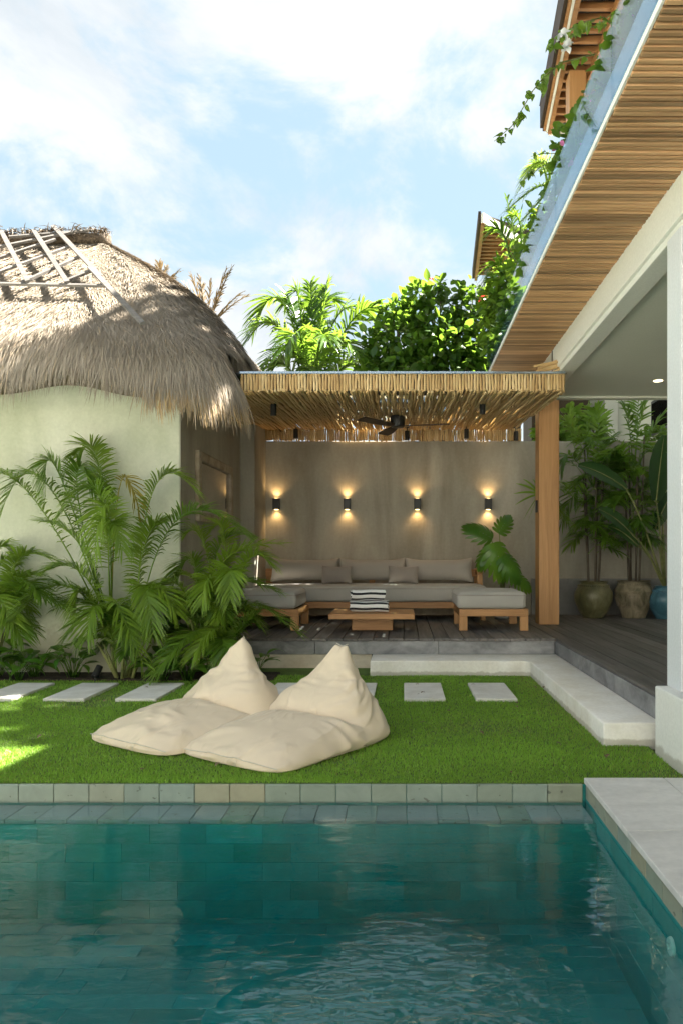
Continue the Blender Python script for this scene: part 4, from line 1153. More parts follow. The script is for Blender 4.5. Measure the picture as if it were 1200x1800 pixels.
# red and pink blossoms on the tree
def blossom(label, px, py, y, mat, n, r, seed, group):
    random.seed(seed)
    c = at(px, py, y)
    root = thing('blossom', label, 'flower', c, group=group)
    pm = leaf_mesh('petal', M[mat], r, r * .38, .5, .3, 5, (.2, .8, 1, .6, .05))
    for k in range(n):
        q = Quaternion((0, 0, 1), k * 2.4) @ Quaternion((0, 1, 0), random.uniform(-1.2, .6))
        link('petal', pm, root, c, q, random.uniform(.8, 1.15))
GB = 'blossoms among the leaves'
blossom('bright red blossom hanging among yellow green leaves', 847, 527, 12.2, 'flower_red', 12, .11, 1, GB)
blossom('small red blossom at the very tip of the leafy tree', 758, 490, 12.6, 'flower_red', 7, .06, 2, GB)
blossom('small pink blossom low on the leafy tree beside the soffit', 840, 596, 12.3, 'flower_pink', 7, .06, 3, GB)

# climber spilling over the roof edge
vl = [leaf_mesh('leaf', M['vine_leaf'], L, w, c, .35, 6, (.45, 1, .95, .65, .3, .02)) for L, w, c in ((.082, .032, .6), (.066, .028, .9), (.094, .036, .4))]
def vine(label, pix, y, n, seed, sz=1.0, r=.006):
    random.seed(seed)
    pts = [at(px, py, y + dy) for px, py, dy in pix]
    root = thing('climbing_vine', label, 'vine', pts[0], group='bougainvillea vines trailing over the roof edge')
    sm = []
    for a in range(len(pts) - 1):
        for k in range(5): sm.append(pts[a].lerp(pts[a + 1], k / 5))
    sm.append(pts[-1])
    MB().tube(sm, list(np.linspace(r, r * .4, len(sm))), 5).build('stem', M['cane'], root, True)
    for k in range(n):
        f = (k + random.random()) / n * (len(sm) - 1); i = min(int(f), len(sm) - 2); p = sm[i].lerp(sm[i + 1], f - i)
        q = Quaternion((0, 0, 1), random.uniform(0, 6.28)) @ Quaternion((0, 1, 0), random.uniform(.0, 1.1)) @ Quaternion((1, 0, 0), random.uniform(-.6, .6))
        link('leaf', random.choice(vl), root, p + Vector((random.uniform(-.03, .03), random.uniform(-.03, .03), random.uniform(-.02, .02))), q, random.uniform(.75, 1.2) * sz)
vine('bright vine cascade leaning on the glass below the post', [(1050, 230, .2), (1030, 250, .1), (1012, 285, 0), (995, 300, 0), (985, 330, 0)], 6.2, 60, 11, 1.1)
vine('bright vine clump filling the gap beside the wooden post', [(1085, 100, .2), (1070, 130, .0), (1060, 165, -.1), (1045, 200, 0), (1040, 225, 0)], 5.0, 60, 12, 1.0)
vine('leafy vine tip dangling free against the sky', [(1045, 95, .2), (985, 110, .1), (955, 135, 0), (935, 160, 0), (915, 195, 0), (898, 222, 0), (868, 248, 0)], 5.2, 34, 1, .85)
vine('vine branch reaching past the eave with white blossoms', [(1100, 70, .3), (1060, 30, .2), (1020, 40, .1), (990, 58, 0), (970, 70, 0), (958, 92, 0)], 5.0, 26, 2, .8)
vine('vine with yellow green leaves in front of the wooden post', [(1075, 130, .3), (1050, 160, .1), (1035, 190, 0), (1020, 215, 0), (1008, 228, 0)], 5.3, 46, 3, .95)
vine('vine hanging near the top of the glass', [(1120, 10, .3), (1090, 20, .1), (1075, 60, .1), (1060, 100, 0), (1048, 128, 0)], 4.4, 48, 4, .85)
vine('vine with few leaves crossing under the timber eave', [(1080, 20, .3), (1050, 45, .2), (1020, 52, .1), (1000, 62, 0)], 5.4, 16, 5, .8)
vine('purple flowering vine spray beneath the dark slender palm', [(1000, 275, .2), (965, 285, .1), (940, 300, 0), (918, 318, 0)], 7.4, 26, 6, 1.0)
vine('short vine sprig in open sky below the eave end', [(1012, 262, .2), (985, 270, .1), (955, 270, 0), (932, 275, 0)], 7.2, 12, 7, .9)
for k, (px, py, lab) in enumerate(((988, 62, 'topmost white blossom on the vine beside the fascia'), (996, 82, 'lower white blossom on the vine beside the fascia'))):
    blossom(lab, px, py, 4.98, 'flower_white', 9, .055, 20 + k, GB)
# planting along the flat roof behind the glass
rg = np.random.default_rng(5)
pl = thing('roof_planting', 'row of mixed green shrubs in a trough behind the glass balustrade', 'planting', (1.5, 6, 3.94))
boxo('trough', M['concrete'], pl, 1.35, 1.95, 1.5, 9.2, 3.942, 4.02, 0.01)
n = 6500
yy = rg.uniform(2.2, 9.2, n)
hump = 0.28 + 0.16 * np.sin(yy * 2.7) + 0.10 * np.sin(yy * 6.1 + 1)
pp = np.stack([rg.normal(1.40, .14, n).clip(1.15, 2.0), yy, 4.0 + rg.uniform(0, 1, n) * hump], -1)
leaf_cloud('foliage', M['vine_leaf'], pp, np.array([-.4, -.1, .6]), .10, .034, pl, 9)
pm = (yy < 8.6) & (rg.uniform(0, 1, n) < .06)
leaf_cloud('blossoms', M['flower_pink'], pp[pm] + [0, 0, .03], np.array([-.4, -.1, .6]), .05, .022, pl, 10)

# tall shade tree further back on the right: its crown stands above the frame and shades the thatch
def shade_tree():
    random.seed(4); rg = np.random.default_rng(44)
    b = Vector((5.5, 12.9, -.03))
    root = thing('shade_tree', 'tall spreading tree behind the house whose crown stands above the picture', 'tree', b)
    c = Vector((3.7, 11.0, 12.6))
    MB().tube([b, b.lerp(c, .45) + Vector((.6, .1, 0)), c], [.2, .15, .08], 9).build('trunk', M['bark'], root, True)
    pts = []; ups = []
    for k in range(16):
        o = Vector((random.uniform(-1.6, 2.4), random.uniform(-1.7, 2.0), random.uniform(-.5, 1.5)))
        MB().tube([b.lerp(c, .8), c + o * .6, c + o], [.06, .04, .015], 5).build('branch', M['bark'], root, True)
        d = norm(rg.normal(0, 1, (460, 3))) * rg.uniform(.3, .9, (460, 1)); pts.append(np.array(c + o) + d); ups.append(norm(d))
    leaf_cloud('foliage', M['tree_leaf'], np.concatenate(pts), np.concatenate(ups), .26, .08, root, 8)
shade_tree()

# ------------------------------------------------------------------ lawn
def grass(n=210000):
    rg = np.random.default_rng(3)
    f = rg.uniform(0, 1, n) ** 1.25
    y = (Y_EDGE + 0.036) + f * (7.62 - Y_EDGE)
    x = rg.uniform(-4.6, 1.635, n)
    keep = x > (-VPX - 40) / FPX * y
    keep &= ~((x > -0.36) & (y > 7.655)) & ~((x > 1.35) & (y > 4.825))
    for sx, y0, y1 in STONES: keep &= ~((x > sx - .180) & (x < sx + .180) & (y > y0 + .004) & (y < y1 - .004))
    keep &= ~((y > 7.30) & (x < -1.35) & (rg.uniform(0, 1, n) < np.clip((y - 7.30) / .12, 0, 1)))
    x, y = x[keep], y[keep]; n = len(x)
    cl = np.array([mnoise.noise(Vector((a * 1.3, b * 1.6, 0))) for a, b in zip(x, y)]) 
    worn = np.array([mnoise.noise(Vector((a * .9 + 7, b * 1.1, 4))) for a, b in zip(x, y)])
    edge = np.clip((x - 1.05) / .25, 0, 1) * np.clip((y - 4.6), 0, 1)
    ok = rg.uniform(0, 1, n) < np.clip(1.25 - np.clip(worn - .18, 0, 1) * 2.2 - edge * .35, .35, 1)
    x, y, cl = x[ok], y[ok], cl[ok]; n = len(x)
    h = (0.018 + 0.010 * cl + rg.uniform(-.005, .010, n)).clip(.010, .045)[:, None]
    a = rg.uniform(0, 6.28, n); lean = rg.uniform(.1, .8, n)[:, None]
    d = np.stack([np.cos(a), np.sin(a), np.zeros(n)], -1) * lean + [0, 0, 1.0]
    u = np.array([0, .55, 1.0])
    P = np.stack([x, y, np.full(n, -.001)], -1)[:, None] + d[:, None] * h[:, None] * u[None, :, None]
    P[:, :, 2] -= (h * .35 * lean) * (u ** 2)[None, :]
    b = rg.uniform(0, 6.28, n)
    W = np.stack([np.cos(b), np.sin(b), np.zeros(n)], -1)[:, None] * .0024 * np.array([1, .9, .15])[None, :, None]
    V, Q = ribbons(P, W)
    dry = (rg.uniform(0, 1, n) < .05 + np.clip(edge[ok], 0, 1) * .35 + np.clip(worn[ok] - .15, 0, 1) * .6)
    c = np.clip(.42 + cl * .35 + rg.normal(0, .16, n), 0, .78); c[dry] = rg.uniform(.85, 1, dry.sum())
    tag(link('grass', np_mesh('grass', V, Q, M['grass'], np.repeat(c, 6)), None), kind='stuff')
STONES = []
def litter():
    rg = np.random.default_rng(12); n = 46
    y = rg.uniform(4.15, 7.2, n); x = rg.uniform(-2.9, 1.5, n); k = x > -VPX / FPX * y; x, y = x[k], y[k]; n = len(x)
    a = rg.uniform(0, 6.28, n); D = np.stack([np.cos(a), np.sin(a), rg.normal(0, .2, n)], -1); L = rg.uniform(.018, .05, (n, 1, 1)); u = np.array([0, .35, .7, 1.0])[None, :, None]
    P = np.stack([x, y, np.full(n, .030)], -1)[:, None] + D[:, None] * L * u + np.array([0, 0, .012]) * np.sin(u * 3.1)
    W = norm(np.cross(D, [0, 0, 1.0]))[:, None] * .3 * L * np.array([.2, 1, .8, .05])[None, :, None]
    V, Q = ribbons(P, W)
    tag(link('fallen_leaves', np_mesh('fallen_leaves', V, Q, M['dry_leaf'], np.repeat(rg.uniform(.2, .8, n), 8))), kind='stuff')
# ------------------------------------------------------------------ stepping stones, then the grass round them
sm_ = MB().box(-.183, .183, -.405, .405, -.03, .03, .006, 2).mesh('stepping_stone', M['step_stone'])
names = {874: 'white stepping stone nearest the corner of the bench step', 747: 'white stepping stone second from the corner of the bench step',
         620: 'white stepping stone mostly hidden behind the taller peaked beanbag', 493: 'white stepping stone showing between the two beanbags',
         366: 'white stepping stone hidden behind the beanbag with the pointed peak', 239: 'white stepping stone in front of the palms, next to the beanbag',
         112: 'white stepping stone below the broad leaved plants', -15: 'white stepping stone cut by the edge of the picture'}
for px, lab in names.items():
    x = (px - VPX) / FPX * 6.45 * 1250 / 1250
    x = (px - VPX) / FPX * (EYE - .03) * FPX / 251
    y0 = (EYE - .03) * FPX / 251; y1 = (EYE - .03) * FPX / 223
    x += random.uniform(-.012, .012)
    o = link('stepping_stone', sm_, None, (x, (y0 + y1) / 2, 0.0), (0, 0, random.uniform(-.02, .02)), (1, (y1 - y0) / .81, 1))
    tag(o, lab, 'paving stone', 'stepping stones across the lawn')
    STONES.append((x, y0, y1))
grass()
litter()

# ------------------------------------------------------------------ soft things: cloth filled by pressure
def inflate(V, F, rest, pressure, steps, iters=8, grav=0.0, floor=None, fill_z=None, bend=.08, seed=0, damp=.85, settle=12):
    """V (n,3), F list of faces; sewn cloth shell blown up and settled; returns the new positions"""
    x = np.array(V, float); n = len(x); rg = np.random.default_rng(seed)
    E = set()
    opp = {}
    for f in F:
        m = len(f)
        for i in range(m): E.add((min(f[i], f[(i + 1) % m]), max(f[i], f[(i + 1) % m])))
    E = np.array(sorted(E))
    D = np.array([(f[0], f[2]) for f in F if len(f) == 4] + [(f[1], f[3]) for f in F if len(f) == 4])
    A = np.concatenate([E, D]); stiff = np.concatenate([np.ones(len(E)), np.full(len(D), .35)])
    L0 = np.linalg.norm(x[A[:, 0]] - x[A[:, 1]], axis=1) * rest
    if fill_z is not None:
        mid_ = (x[A[:, 0]] + x[A[:, 1]]) / 2
        L0 = L0 * (1 + .10 * np.array([mnoise.noise(Vector(q) * 6.5 + Vector((seed, 0, 0))) for q in mid_]).clip(-.4, 1))
    nb = [[] for _ in range(n)]
    for a, b in E: nb[a].append(b); nb[b].append(a)
    T = np.array([(f[0], f[i], f[i + 1]) for f in F for i in range(1, len(f) - 1)])
    cnt = np.bincount(A.ravel(), minlength=n)[:, None]
    la = np.concatenate([np.array([i] * len(q)) for i, q in enumerate(nb)]); lb = np.concatenate([np.array(q) for q in nb]); lc = np.bincount(la, minlength=n)[:, None]
    acc = lambda idx, w: np.stack([np.bincount(idx, w[:, k], n) for k in range(3)], -1)
    x = x + rg.normal(0, .0008, x.shape); prev = x.copy()
    for s in range(steps):
        e1 = x[T[:, 1]] - x[T[:, 0]]; e2 = x[T[:, 2]] - x[T[:, 0]]; fn = np.cross(e1, e2) / 6
        pn = acc(T.ravel(), np.repeat(fn, 3, axis=0))
        p = pressure * 1e-4 * min(1, (s + 1) / 15)
        pn = norm(pn)
        pr = p if fill_z is None else p * np.clip((fill_z[1] - x[:, 2:3]) / (fill_z[1] - fill_z[0]), .10, 1)
        v = (x - prev) * damp
        prev = x.copy()
        x = x + v + pn * pr; x[:, 2] -= grav
        for k in range(iters):
            d = x[A[:, 1]] - x[A[:, 0]]; L = np.linalg.norm(d, axis=1)
            g = ((L - L0) / np.maximum(L, 1e-9) * .5 * stiff)
            g = np.where(L < L0, g * .45, g)[:, None] * d
            x = x + (acc(A[:, 0], g) - acc(A[:, 1], g)) / cnt * 1.3
        lap = acc(la, x[lb]) / lc - x
        x = x + lap * bend
        if floor is not None:
            low = x[:, 2] < floor
            x[low, 2] = floor; x[low, :2] = prev[low, :2] * .8 + x[low, :2] * .2
    return x

def subdiv(bm, times):
    for _ in range(times): bmesh.ops.subdivide_edges(bm, edges=bm.edges[:], cuts=1, use_grid_fill=True)

def soft_mesh(name, bm, x, mat, sub=1):
    for v, p in zip(bm.verts, x): v.co = p
    if sub:
        for _ in range(1):
            pass
    me = bpy.data.meshes.new(name); bm.to_mesh(me); bm.free()
    me.materials.append(mat); me.shade_smooth()
    return me

def smooth_copy(me, levels=1):
    o = bpy.data.objects.new('tmp', me); COL.objects.link(o)
    md = o.modifiers.new('s', 'SUBSURF'); md.levels = levels; md.render_levels = levels
    dg = bpy.context.evaluated_depsgraph_get()
    out = bpy.data.meshes.new_from_object(o.evaluated_get(dg))
    out.name = me.name
    bpy.data.objects.remove(o)
    out.shade_smooth()
    return out

def pillow_mesh(name, w, h, t, mat, seed, pressure=26, box=0.0, n=22, rest=1.03):
    """two panels sewn along their rim (box > 0: with a side band); stands on its lower edge, facing -Y"""
    bm = bmesh.new(); k = max(4, int(n * h / w))
    th = .012 + box / 2
    vs = {}
    def V(i, j, s):
        rim = i in (0, n) or j in (0, k)
        key = (i, j, 0 if (rim and box == 0) else s)
        if key not in vs: vs[key] = bm.verts.new(((i / n - .5) * w, (0 if (rim and box == 0) else s * th), j / k * h))
        return vs[key]
    for i in range(n):
        for j in range(k):
            bm.faces.new((V(i, j, -1), V(i + 1, j, -1), V(i + 1, j + 1, -1), V(i, j + 1, -1)))
            bm.faces.new((V(i, j, 1), V(i, j + 1, 1), V(i + 1, j + 1, 1), V(i + 1, j, 1)))
    bm.verts.index_update(); bm.verts.ensure_lookup_table()
    F = [[v.index for v in f.verts] for f in bm.faces]
    x = inflate([v.co[:] for v in bm.verts], F, rest, pressure, 60, 10, 0.0, None, None, .03, seed)
    x[:, 1] *= t / max(1e-6, np.ptp(x[:, 1]))
    x[:, 2] -= x[:, 2].min(); x[:, 2] *= h / x[:, 2].max(); x[:, 0] *= w / np.ptp(x[:, 0])
    bmesh.ops.recalc_face_normals(bm, faces=bm.faces[:])
    return smooth_copy(soft_mesh(name, bm, x, mat))

def cushion_mesh(name, sx, sy, sz, mat, crown=.018, seed=0):
    """box cushion with a soft crown and piping"""
    m = MB(); m.box(-sx / 2, sx / 2, -sy / 2, sy / 2, 0, sz, min(.045, sz * .3), 4)
    bm = m.bm
    for _ in range(3):
        es = [e for e in bm.edges if e.calc_length() > .14]
        if es: bmesh.ops.subdivide_edges(bm, edges=es, cuts=1, use_grid_fill=True)
    for v in bm.verts:
        u, w = v.co.x / (sx / 2), v.co.y / (sy / 2)
        if v.co.z > sz * .5: v.co.z += crown * (1 - u ** 4) * (1 - w ** 4) + .006 * mnoise.noise(Vector((v.co.x * 4 + seed, v.co.y * 4, 1)))
        o = .012 * math.sin(math.pi * v.co.z / sz)
        v.co.x += math.copysign(o, u) if abs(u) > .8 else 0; v.co.y += math.copysign(o, w) if abs(w) > .8 else 0
        v.co += Vector((mnoise.noise(v.co * 5), mnoise.noise(v.co * 5 + Vector((3, 3, 3))), 0)) * .004
    return m.mesh(name, mat, True)
def piping(parent, sx, sy, z, c, mat, r=.006, rz=0, cr=.05):
    pts = []
    for qx, qy, a0 in ((1, -1, -90), (1, 1, 0), (-1, 1, 90), (-1, -1, 180)):
        for k in range(5):
            a = R(a0 + k * 22.5); pts.append((qx * (sx / 2 - cr) + cr * math.cos(a), qy * (sy / 2 - cr) + cr * math.sin(a), z))
    pts.append(pts[0])
    me = MB().tube(pts, r, 5, False).mesh('piping', mat, True)
    return link('piping', me, parent, c, (0, 0, rz))

# ------------------------------------------------------------------ beanbags
def beanbag(name, label, L, N, length, peak_in, peak_w, peak_z, seed, top_dir=0.0):
    """L, N: the two front ground corners (world xy); the bag runs back from that edge"""
    L, N = Vector(L), Vector(N); v = (N - L).normalized(); w = (N - L).length; u = Vector((-v.y, v.x))
    bm = bmesh.new()
    f = lambda a, b, z: bm.verts.new((a, b, z))
    # local: a along the width, b along the length
    ft, crease, ch = .125, .66, .245
    b0, b1 = f(0, 0, 0), f(w, 0, 0)
    t0, t1 = f(0, .0, ft), f(w, .0, ft)
    m0, m1 = f(0, length * .33, ft + .07), f(w, length * .33, ft + .07)
    g0, g1 = f(0, length * .33, 0), f(w, length * .33, 0)
    c0, c1 = f(0, length * crease, ch), f(w, length * crease, ch)
    k0, k1 = f(0, length * crease, 0), f(w, length * crease, 0)
    h0, h1 = f(0, length, 0), f(w, length, 0)
    mid = w * (.5 + top_dir)
    pb = length * peak_in
    q0, q1 = f(w * .25, length * (crease + .16), (peak_z + ch) * .52), f(w * .75, length * (crease + .16), (peak_z + ch) * .52)
    r0, r1 = f(w * .22, length * .985, peak_z * .46), f(w * .78, length * .985, peak_z * .46)
    p0, p1 = f(mid - peak_w / 2, pb, peak_z), f(mid + peak_w / 2, pb, peak_z * .985)
    for q in ((b1, b0, g0, g1), (g1, g0, k0, k1), (k1, k0, h0, h1), (b0, b1, t1, t0), (t0, t1, m1, m0), (m0, m1, c1, c0), (c0, c1, q1, q0), (q0, q1, p1, p0),
              (p0, p1, r1, r0), (r0, r1, h1, h0), (b1, g1, m1, t1), (g1, k1, c1, m1), (k1, h1, r1, c1), (c1, r1, p1, q1),
              (g0, b0, t0, m0), (k0, g0, m0, c0), (h0, k0, c0, r0), (r0, c0, q0, p0)): bm.faces.new(q)
    seam_pairs = [(t0, t1), (p0, p1)]
    bmesh.ops.recalc_face_normals(bm, faces=bm.faces[:])
    mark = bm.edges.layers.int.new('seam_mark')
    for k_, (a, b) in enumerate(seam_pairs):
        e = bm.edges.get((a, b))
        if e: e[mark] = k_ + 1
    subdiv(bm, 4)
    bm.verts.index_update(); bm.verts.ensure_lookup_table()
    F = [[q.index for q in fc.verts] for fc in bm.faces]
    x = inflate([q.co[:] for q in bm.verts], F, 1.055, 5.6, 100, 8, .00035, 0.0, (.16, .50), .007, seed)
    bm.normal_update()
    nr = np.array([q.normal[:] for q in bm.verts])
    for i in range(len(x)):                      # soft folds that a filled cover keeps
        p = Vector(x[i]); q = p + Vector((seed, 0, 0)) + Vector((mnoise.noise(p * 3), mnoise.noise(p * 3 + Vector((5, 0, 0))), 0)) * .22
        fold = 1 - abs(mnoise.noise(Vector((q.x * 7.6, q.y * 3.6, q.z * 4.6)))) * 2.6
        if fold > 0 and p.z > .02: x[i] += nr[i] * .032 * fold ** 2 * max(0, min(1, mnoise.noise(p * 2.1 + Vector((9, seed, 2))) * 2 + .45))
    me = soft_mesh('shell', bm, x, M['bag'])
    base = Vector((L.x, L.y, 0.012))
    rz = math.atan2(v.y, v.x)
    root = thing(name, label, 'beanbag', (base.x, base.y, 0.0), rz, 'beanbag loungers on the lawn')
    lay = me.attributes['seam_mark'].data
    seams = [[(e.vertices[0], e.vertices[1]) for e in me.edges if lay[e.index].value == k_] for k_ in (1, 2)]
    co = [v_.co.copy() for v_ in me.vertices]; nrm = [v_.normal.copy() for v_ in me.vertices]
    link('shell', smooth_copy(me), root, (0, 0, .012), local=True)
    for edges in seams:
        sm = MB()
        for a, b in edges: sm.tube([co[a] + nrm[a] * .002, co[b] + nrm[b] * .002], .0032, 5, False)
        link('piping', sm.mesh('piping', M['bag_seam'], True), root, (0, 0, .012), local=True)
    return root
beanbag('beanbag', 'cream beanbag lounger in front with a tall blunt folded peak', (-1.39, 4.67), (-.735, 4.245), 1.10, .98, .12, .82, 3, .02)
beanbag('beanbag', 'cream beanbag lounger behind with a slim pointed peak near the palms', (-2.14, 5.02), (-1.515, 4.61), 1.08, .98, .035, .83, 9, -.06)

# ------------------------------------------------------------------ sofa, ottomans, table
ZD = Z_DECK
sofa = thing('sofa', 'long low teak sofa with a grey seat cushion against the streaked wall', 'sofa', (-.55, 10.85, ZD))
SX0, SX1 = -2.21, 1.20
boxo('front_rail', M['teak'], sofa, SX0, SX1, 10.42, 10.47, ZD + .18, ZD + .272, .004)
boxo('rear_rail', M['teak'], sofa, SX0, SX1, 11.30, 11.35, ZD + .18, ZD + .272, .004)
boxo('platform', M['dark_wood'], sofa, SX0, SX1 - .052, 10.472, 11.298, ZD + .225, ZD + .268, 0)
boxo('side_rail', M['teak_y'], sofa, SX1 - .05, SX1, 10.472, 11.298, ZD + .18, ZD + .272, .004)
for lx in (SX0, -.55, SX1 - .075):
    for ly in (10.44, 11.27): boxo('leg', M['teak_z'], sofa, lx, lx + .075, ly, ly + .075, ZD + .001, ZD + .179, .004)
for lx in (1.125, -.55, SX0 + .02): boxo('back_post', M['teak_z'], sofa, lx, lx + .09, 11.355, 11.42, ZD + .20, ZD + .745, .005)
boxo('back_rail', M['teak'], sofa, SX0 + .02, 1.215, 11.31, 11.353, ZD + .62, ZD + .735, .005)
boxo('arm_post', M['teak_z'], sofa, 1.13, 1.212, 10.95, 11.02, ZD + .273, ZD + .66, .005)
boxo('arm_rail', M['teak_y'], sofa, 1.128, 1.214, 10.95, 11.309, ZD + .661, ZD + .735, .005)
sc = link('seat_cushion', cushion_mesh('seat_cushion', SX1 - SX0 + .01, .93, .238, M['ottoman'], .012, 1), sofa, ((SX0 + SX1) / 2, 10.865, ZD + .274))
piping(sc, SX1 - SX0 + .03, .95, .195, ((SX0 + SX1) / 2, 10.865, ZD + .274), M['cushion'])
def ottoman(label, x0, x1, y0, y1, seed):
    root = thing('ottoman', label, 'ottoman', ((x0 + x1) / 2, (y0 + y1) / 2, ZD), 0, 'teak ottomans with grey cushions')
    for lx in (x0, x1 - .105):
        for ly in (y0, y1 - .075): boxo('leg', M['teak_z'], root, lx, lx + .105, ly, ly + .075, ZD + .001, ZD + .182, .005)
    boxo('rail', M['teak'], root, x0, x1, y0 + .002, y0 + .052, ZD + .183, ZD + .275, .004)
    boxo('rail', M['teak'], root, x0, x1, y1 - .052, y1 - .002, ZD + .183, ZD + .275, .004)
    boxo('rail', M['teak_y'], root, x0 + .002, x0 + .052, y0 + .054, y1 - .054, ZD + .183, ZD + .275, .004)
    boxo('rail', M['teak_y'], root, x1 - .052, x1 - .002, y0 + .054, y1 - .054, ZD + .183, ZD + .275, .004)
    boxo('platform', M['dark_wood'], root, x0 + .054, x1 - .054, y0 + .054, y1 - .054, ZD + .235, ZD + .270, 0)
    c = ((x0 + x1) / 2 - .03, (y0 + y1) / 2, ZD + .277)
    sx, sy = x1 - x0 - .02, y1 - y0 + .01
    cu = link('cushion', cushion_mesh('cushion', sx, sy, .215, M['ottoman'], .02, seed), root, c)
    piping(cu, sx + .022, sy + .022, .172, c, M['cushion'])
ottoman('grey cushioned teak ottoman beside the large wooden post', .70, 1.575, 9.0, 9.98, 2)
ottoman('grey cushioned teak ottoman half hidden behind the palm fronds', -2.2, -1.325, 9.0, 9.98, 5)

pm_ = [pillow_mesh('back_cushion', 1.06, .43, .27, M['cushion'], s, 24, 0, 26) for s in (1, 2)]
tm_ = [pillow_mesh('throw_pillow', .47, .31, .17, M['throw'], 5, 30, 0, 18)]
GC = 'grey back cushions of the sofa'
ztop = ZD + .52
for x, y, rz, me, lab in ((-1.53, 10.99, .02, 0, 'grey back cushion next to the palms, first along the rear wall'), (-.485, 10.99, -.02, 1, 'grey back cushion in the middle of the sofa'), (.55, 10.99, .015, 0, 'grey back cushion at the wooden arm end of the sofa')):
    o = link('back_cushion', pm_[me], None, (x, y, ztop), (R(-13) if rz < 1 else 0, R(-10) if rz > 1 else random.uniform(-.01, .01), rz))
    tag(o, lab, 'cushion', GC)
for x, y, lab in ((-1.005, 10.74, 'small grey throw pillow before the joint of the first two back cushions'), (-.01, 10.74, 'small grey throw pillow propped near the middle back cushion and arm end cushion')):
    o = link('throw_pillow', tm_[0], None, (x, y, ztop - .004), (R(-17), random.uniform(-.03, .03), random.uniform(-.05, .05)))
    tag(o, lab, 'pillow', 'small throw pillows on the sofa')

tb = thing('coffee_table', 'low square teak coffee table on a block pedestal holding towels', 'table', (-.39, 9.2, ZD))
for k in range(6):
    y0 = 8.75 + k * .1485
    boxo('top_plank', M['teak'], tb, -.924, .133, y0, y0 + .1465, ZD + .168, ZD + .232, .003)
boxo('pedestal', M['teak'], tb, -.66, -.138, 9.06, 9.48, ZD + .001, ZD + .167, .004)

def towel(label, c, L, r, rz, seed, squash=.95):
    """a rolled towel: one spiral sheet, striped along its length"""
    rg = random.Random(seed)
    turns, n, th = 4.2, 120, .0055
    ph = rg.uniform(0, 6)
    sp = []; s = 0; last = None
    for k in range(n + 1):
        u = k / n; a = ph + u * turns * 2 * math.pi; rr = .008 + (r - .008) * u
        p = (rr * math.cos(a), rr * math.sin(a) * squash)
        if last: s += math.hypot(p[0] - last[0], p[1] - last[1])
        sp.append((p, s)); last = p
    V, Q, tn = [], [], []
    xs = np.linspace(-L / 2, L / 2, 8)
    m = len(xs)
    for (p, s_), k in zip(sp, range(n + 1)):
        rad = Vector((p[0], p[1])).normalized() * th * .5
        c_ = 1.0 if (s_ / .072 + seed * .3) % 1 < .6 else 0.0
        for side in (1, -1):
            for i, x in enumerate(xs):
                wob = .004 * math.sin(x * 19 + k * .05 + seed)
                e = .012 * math.sin(k * .33) if i in (0, m - 1) else 0
                V.append((x + e, p[0] + rad[0] * side + wob * .4, p[1] + rad[1] * side + wob)); tn.append(c_)
    st = 2 * m
    for k in range(n):
        for i in range(m - 1):
            a = k * st + i; Q.append((a, a + 1, a + st + 1, a + st)); b = a + m; Q.append((b, b + st, b + st + 1, b + 1))
        for i in (0, m - 1): Q.append((k * st + i, k * st + st + i, k * st + st + m + i, k * st + m + i))
    for i in range(m - 1): a = n * st + i; Q.append((a, a + 1, a + m + 1, a + m))
    me = np_mesh('towel', V, Q, M['towel'], tn)
    me.set_sharp_from_angle(angle=R(50))
    o = link('towel', me, None, c, (0, 0, rz))
    return tag(o, label, 'towel', 'rolled striped towels on the coffee table')
towel('black and white striped towel rolled up, lower one of the pair', (-.435, 9.02, ZD + .232 + .080), .47, .084, -.04, 1)
towel('black and white striped towel rolled up, lying across the other one', (-.455, 9.04, ZD + .232 + .158 + .068), .42, .075, .15, 2, 1.0)

# ------------------------------------------------------------------ lamps, fan, spots, mirror
scp = {}
def sconce(label, px):
    c = at(px, 886, Y_WALL - .055)
    root = thing('wall_lamp', label, 'lamp', (c.x, Y_WALL, c.z), 0, 'lit up and down lamps along the rear wall')
    if not scp:
        scp['body'] = MB().box(-.055, .055, -.05, .05, -.088, .088, .006, 2).mesh('body', M['black_metal'])
        scp['plate'] = MB().box(-.04, .04, -.005, .004, -.06, .06, .002, 1).mesh('wall_plate', M['black_metal'])
        scp['lens'] = MB().lathe([(0.0, -.001), (.03, -.001), (.034, .001)], 16).mesh('lens', M['lamp_glow'])
    link('body', scp['body'], root, c); link('wall_plate', scp['plate'], root, c + Vector((0, .0505, 0)))
    for s in (1, -1):
        link('lens', scp['lens'], root, c + Vector((0, 0, s * .0895)))
        l = bpy.data.lights.new('lamp_beam', 'SPOT'); l.energy = 0.9 * random.uniform(.8, 1.15); l.color = (1.0, .60, .24); l.spot_size = R(132); l.spot_blend = 1.0; l.shadow_soft_size = .02
        lo = bpy.data.objects.new('lamp_beam', l); COL.objects.link(lo)
        lo.location = c + Vector((0, 0, s * .10)); lo.rotation_euler = (0 if s < 0 else math.pi, 0, 0)
        lo.parent = root; lo.matrix_parent_inverse = world_of(root).inverted()
for px, lab in ((486, 'black wall lamp with warm glow nearest the palms'), (610, 'black wall lamp with warm glow above the middle cushion, second from the palms'),
                (733, 'black wall lamp with warm glow above the cushion by the arm'), (857, 'black wall lamp with warm glow nearest the wooden post')):
    sconce(lab, px)

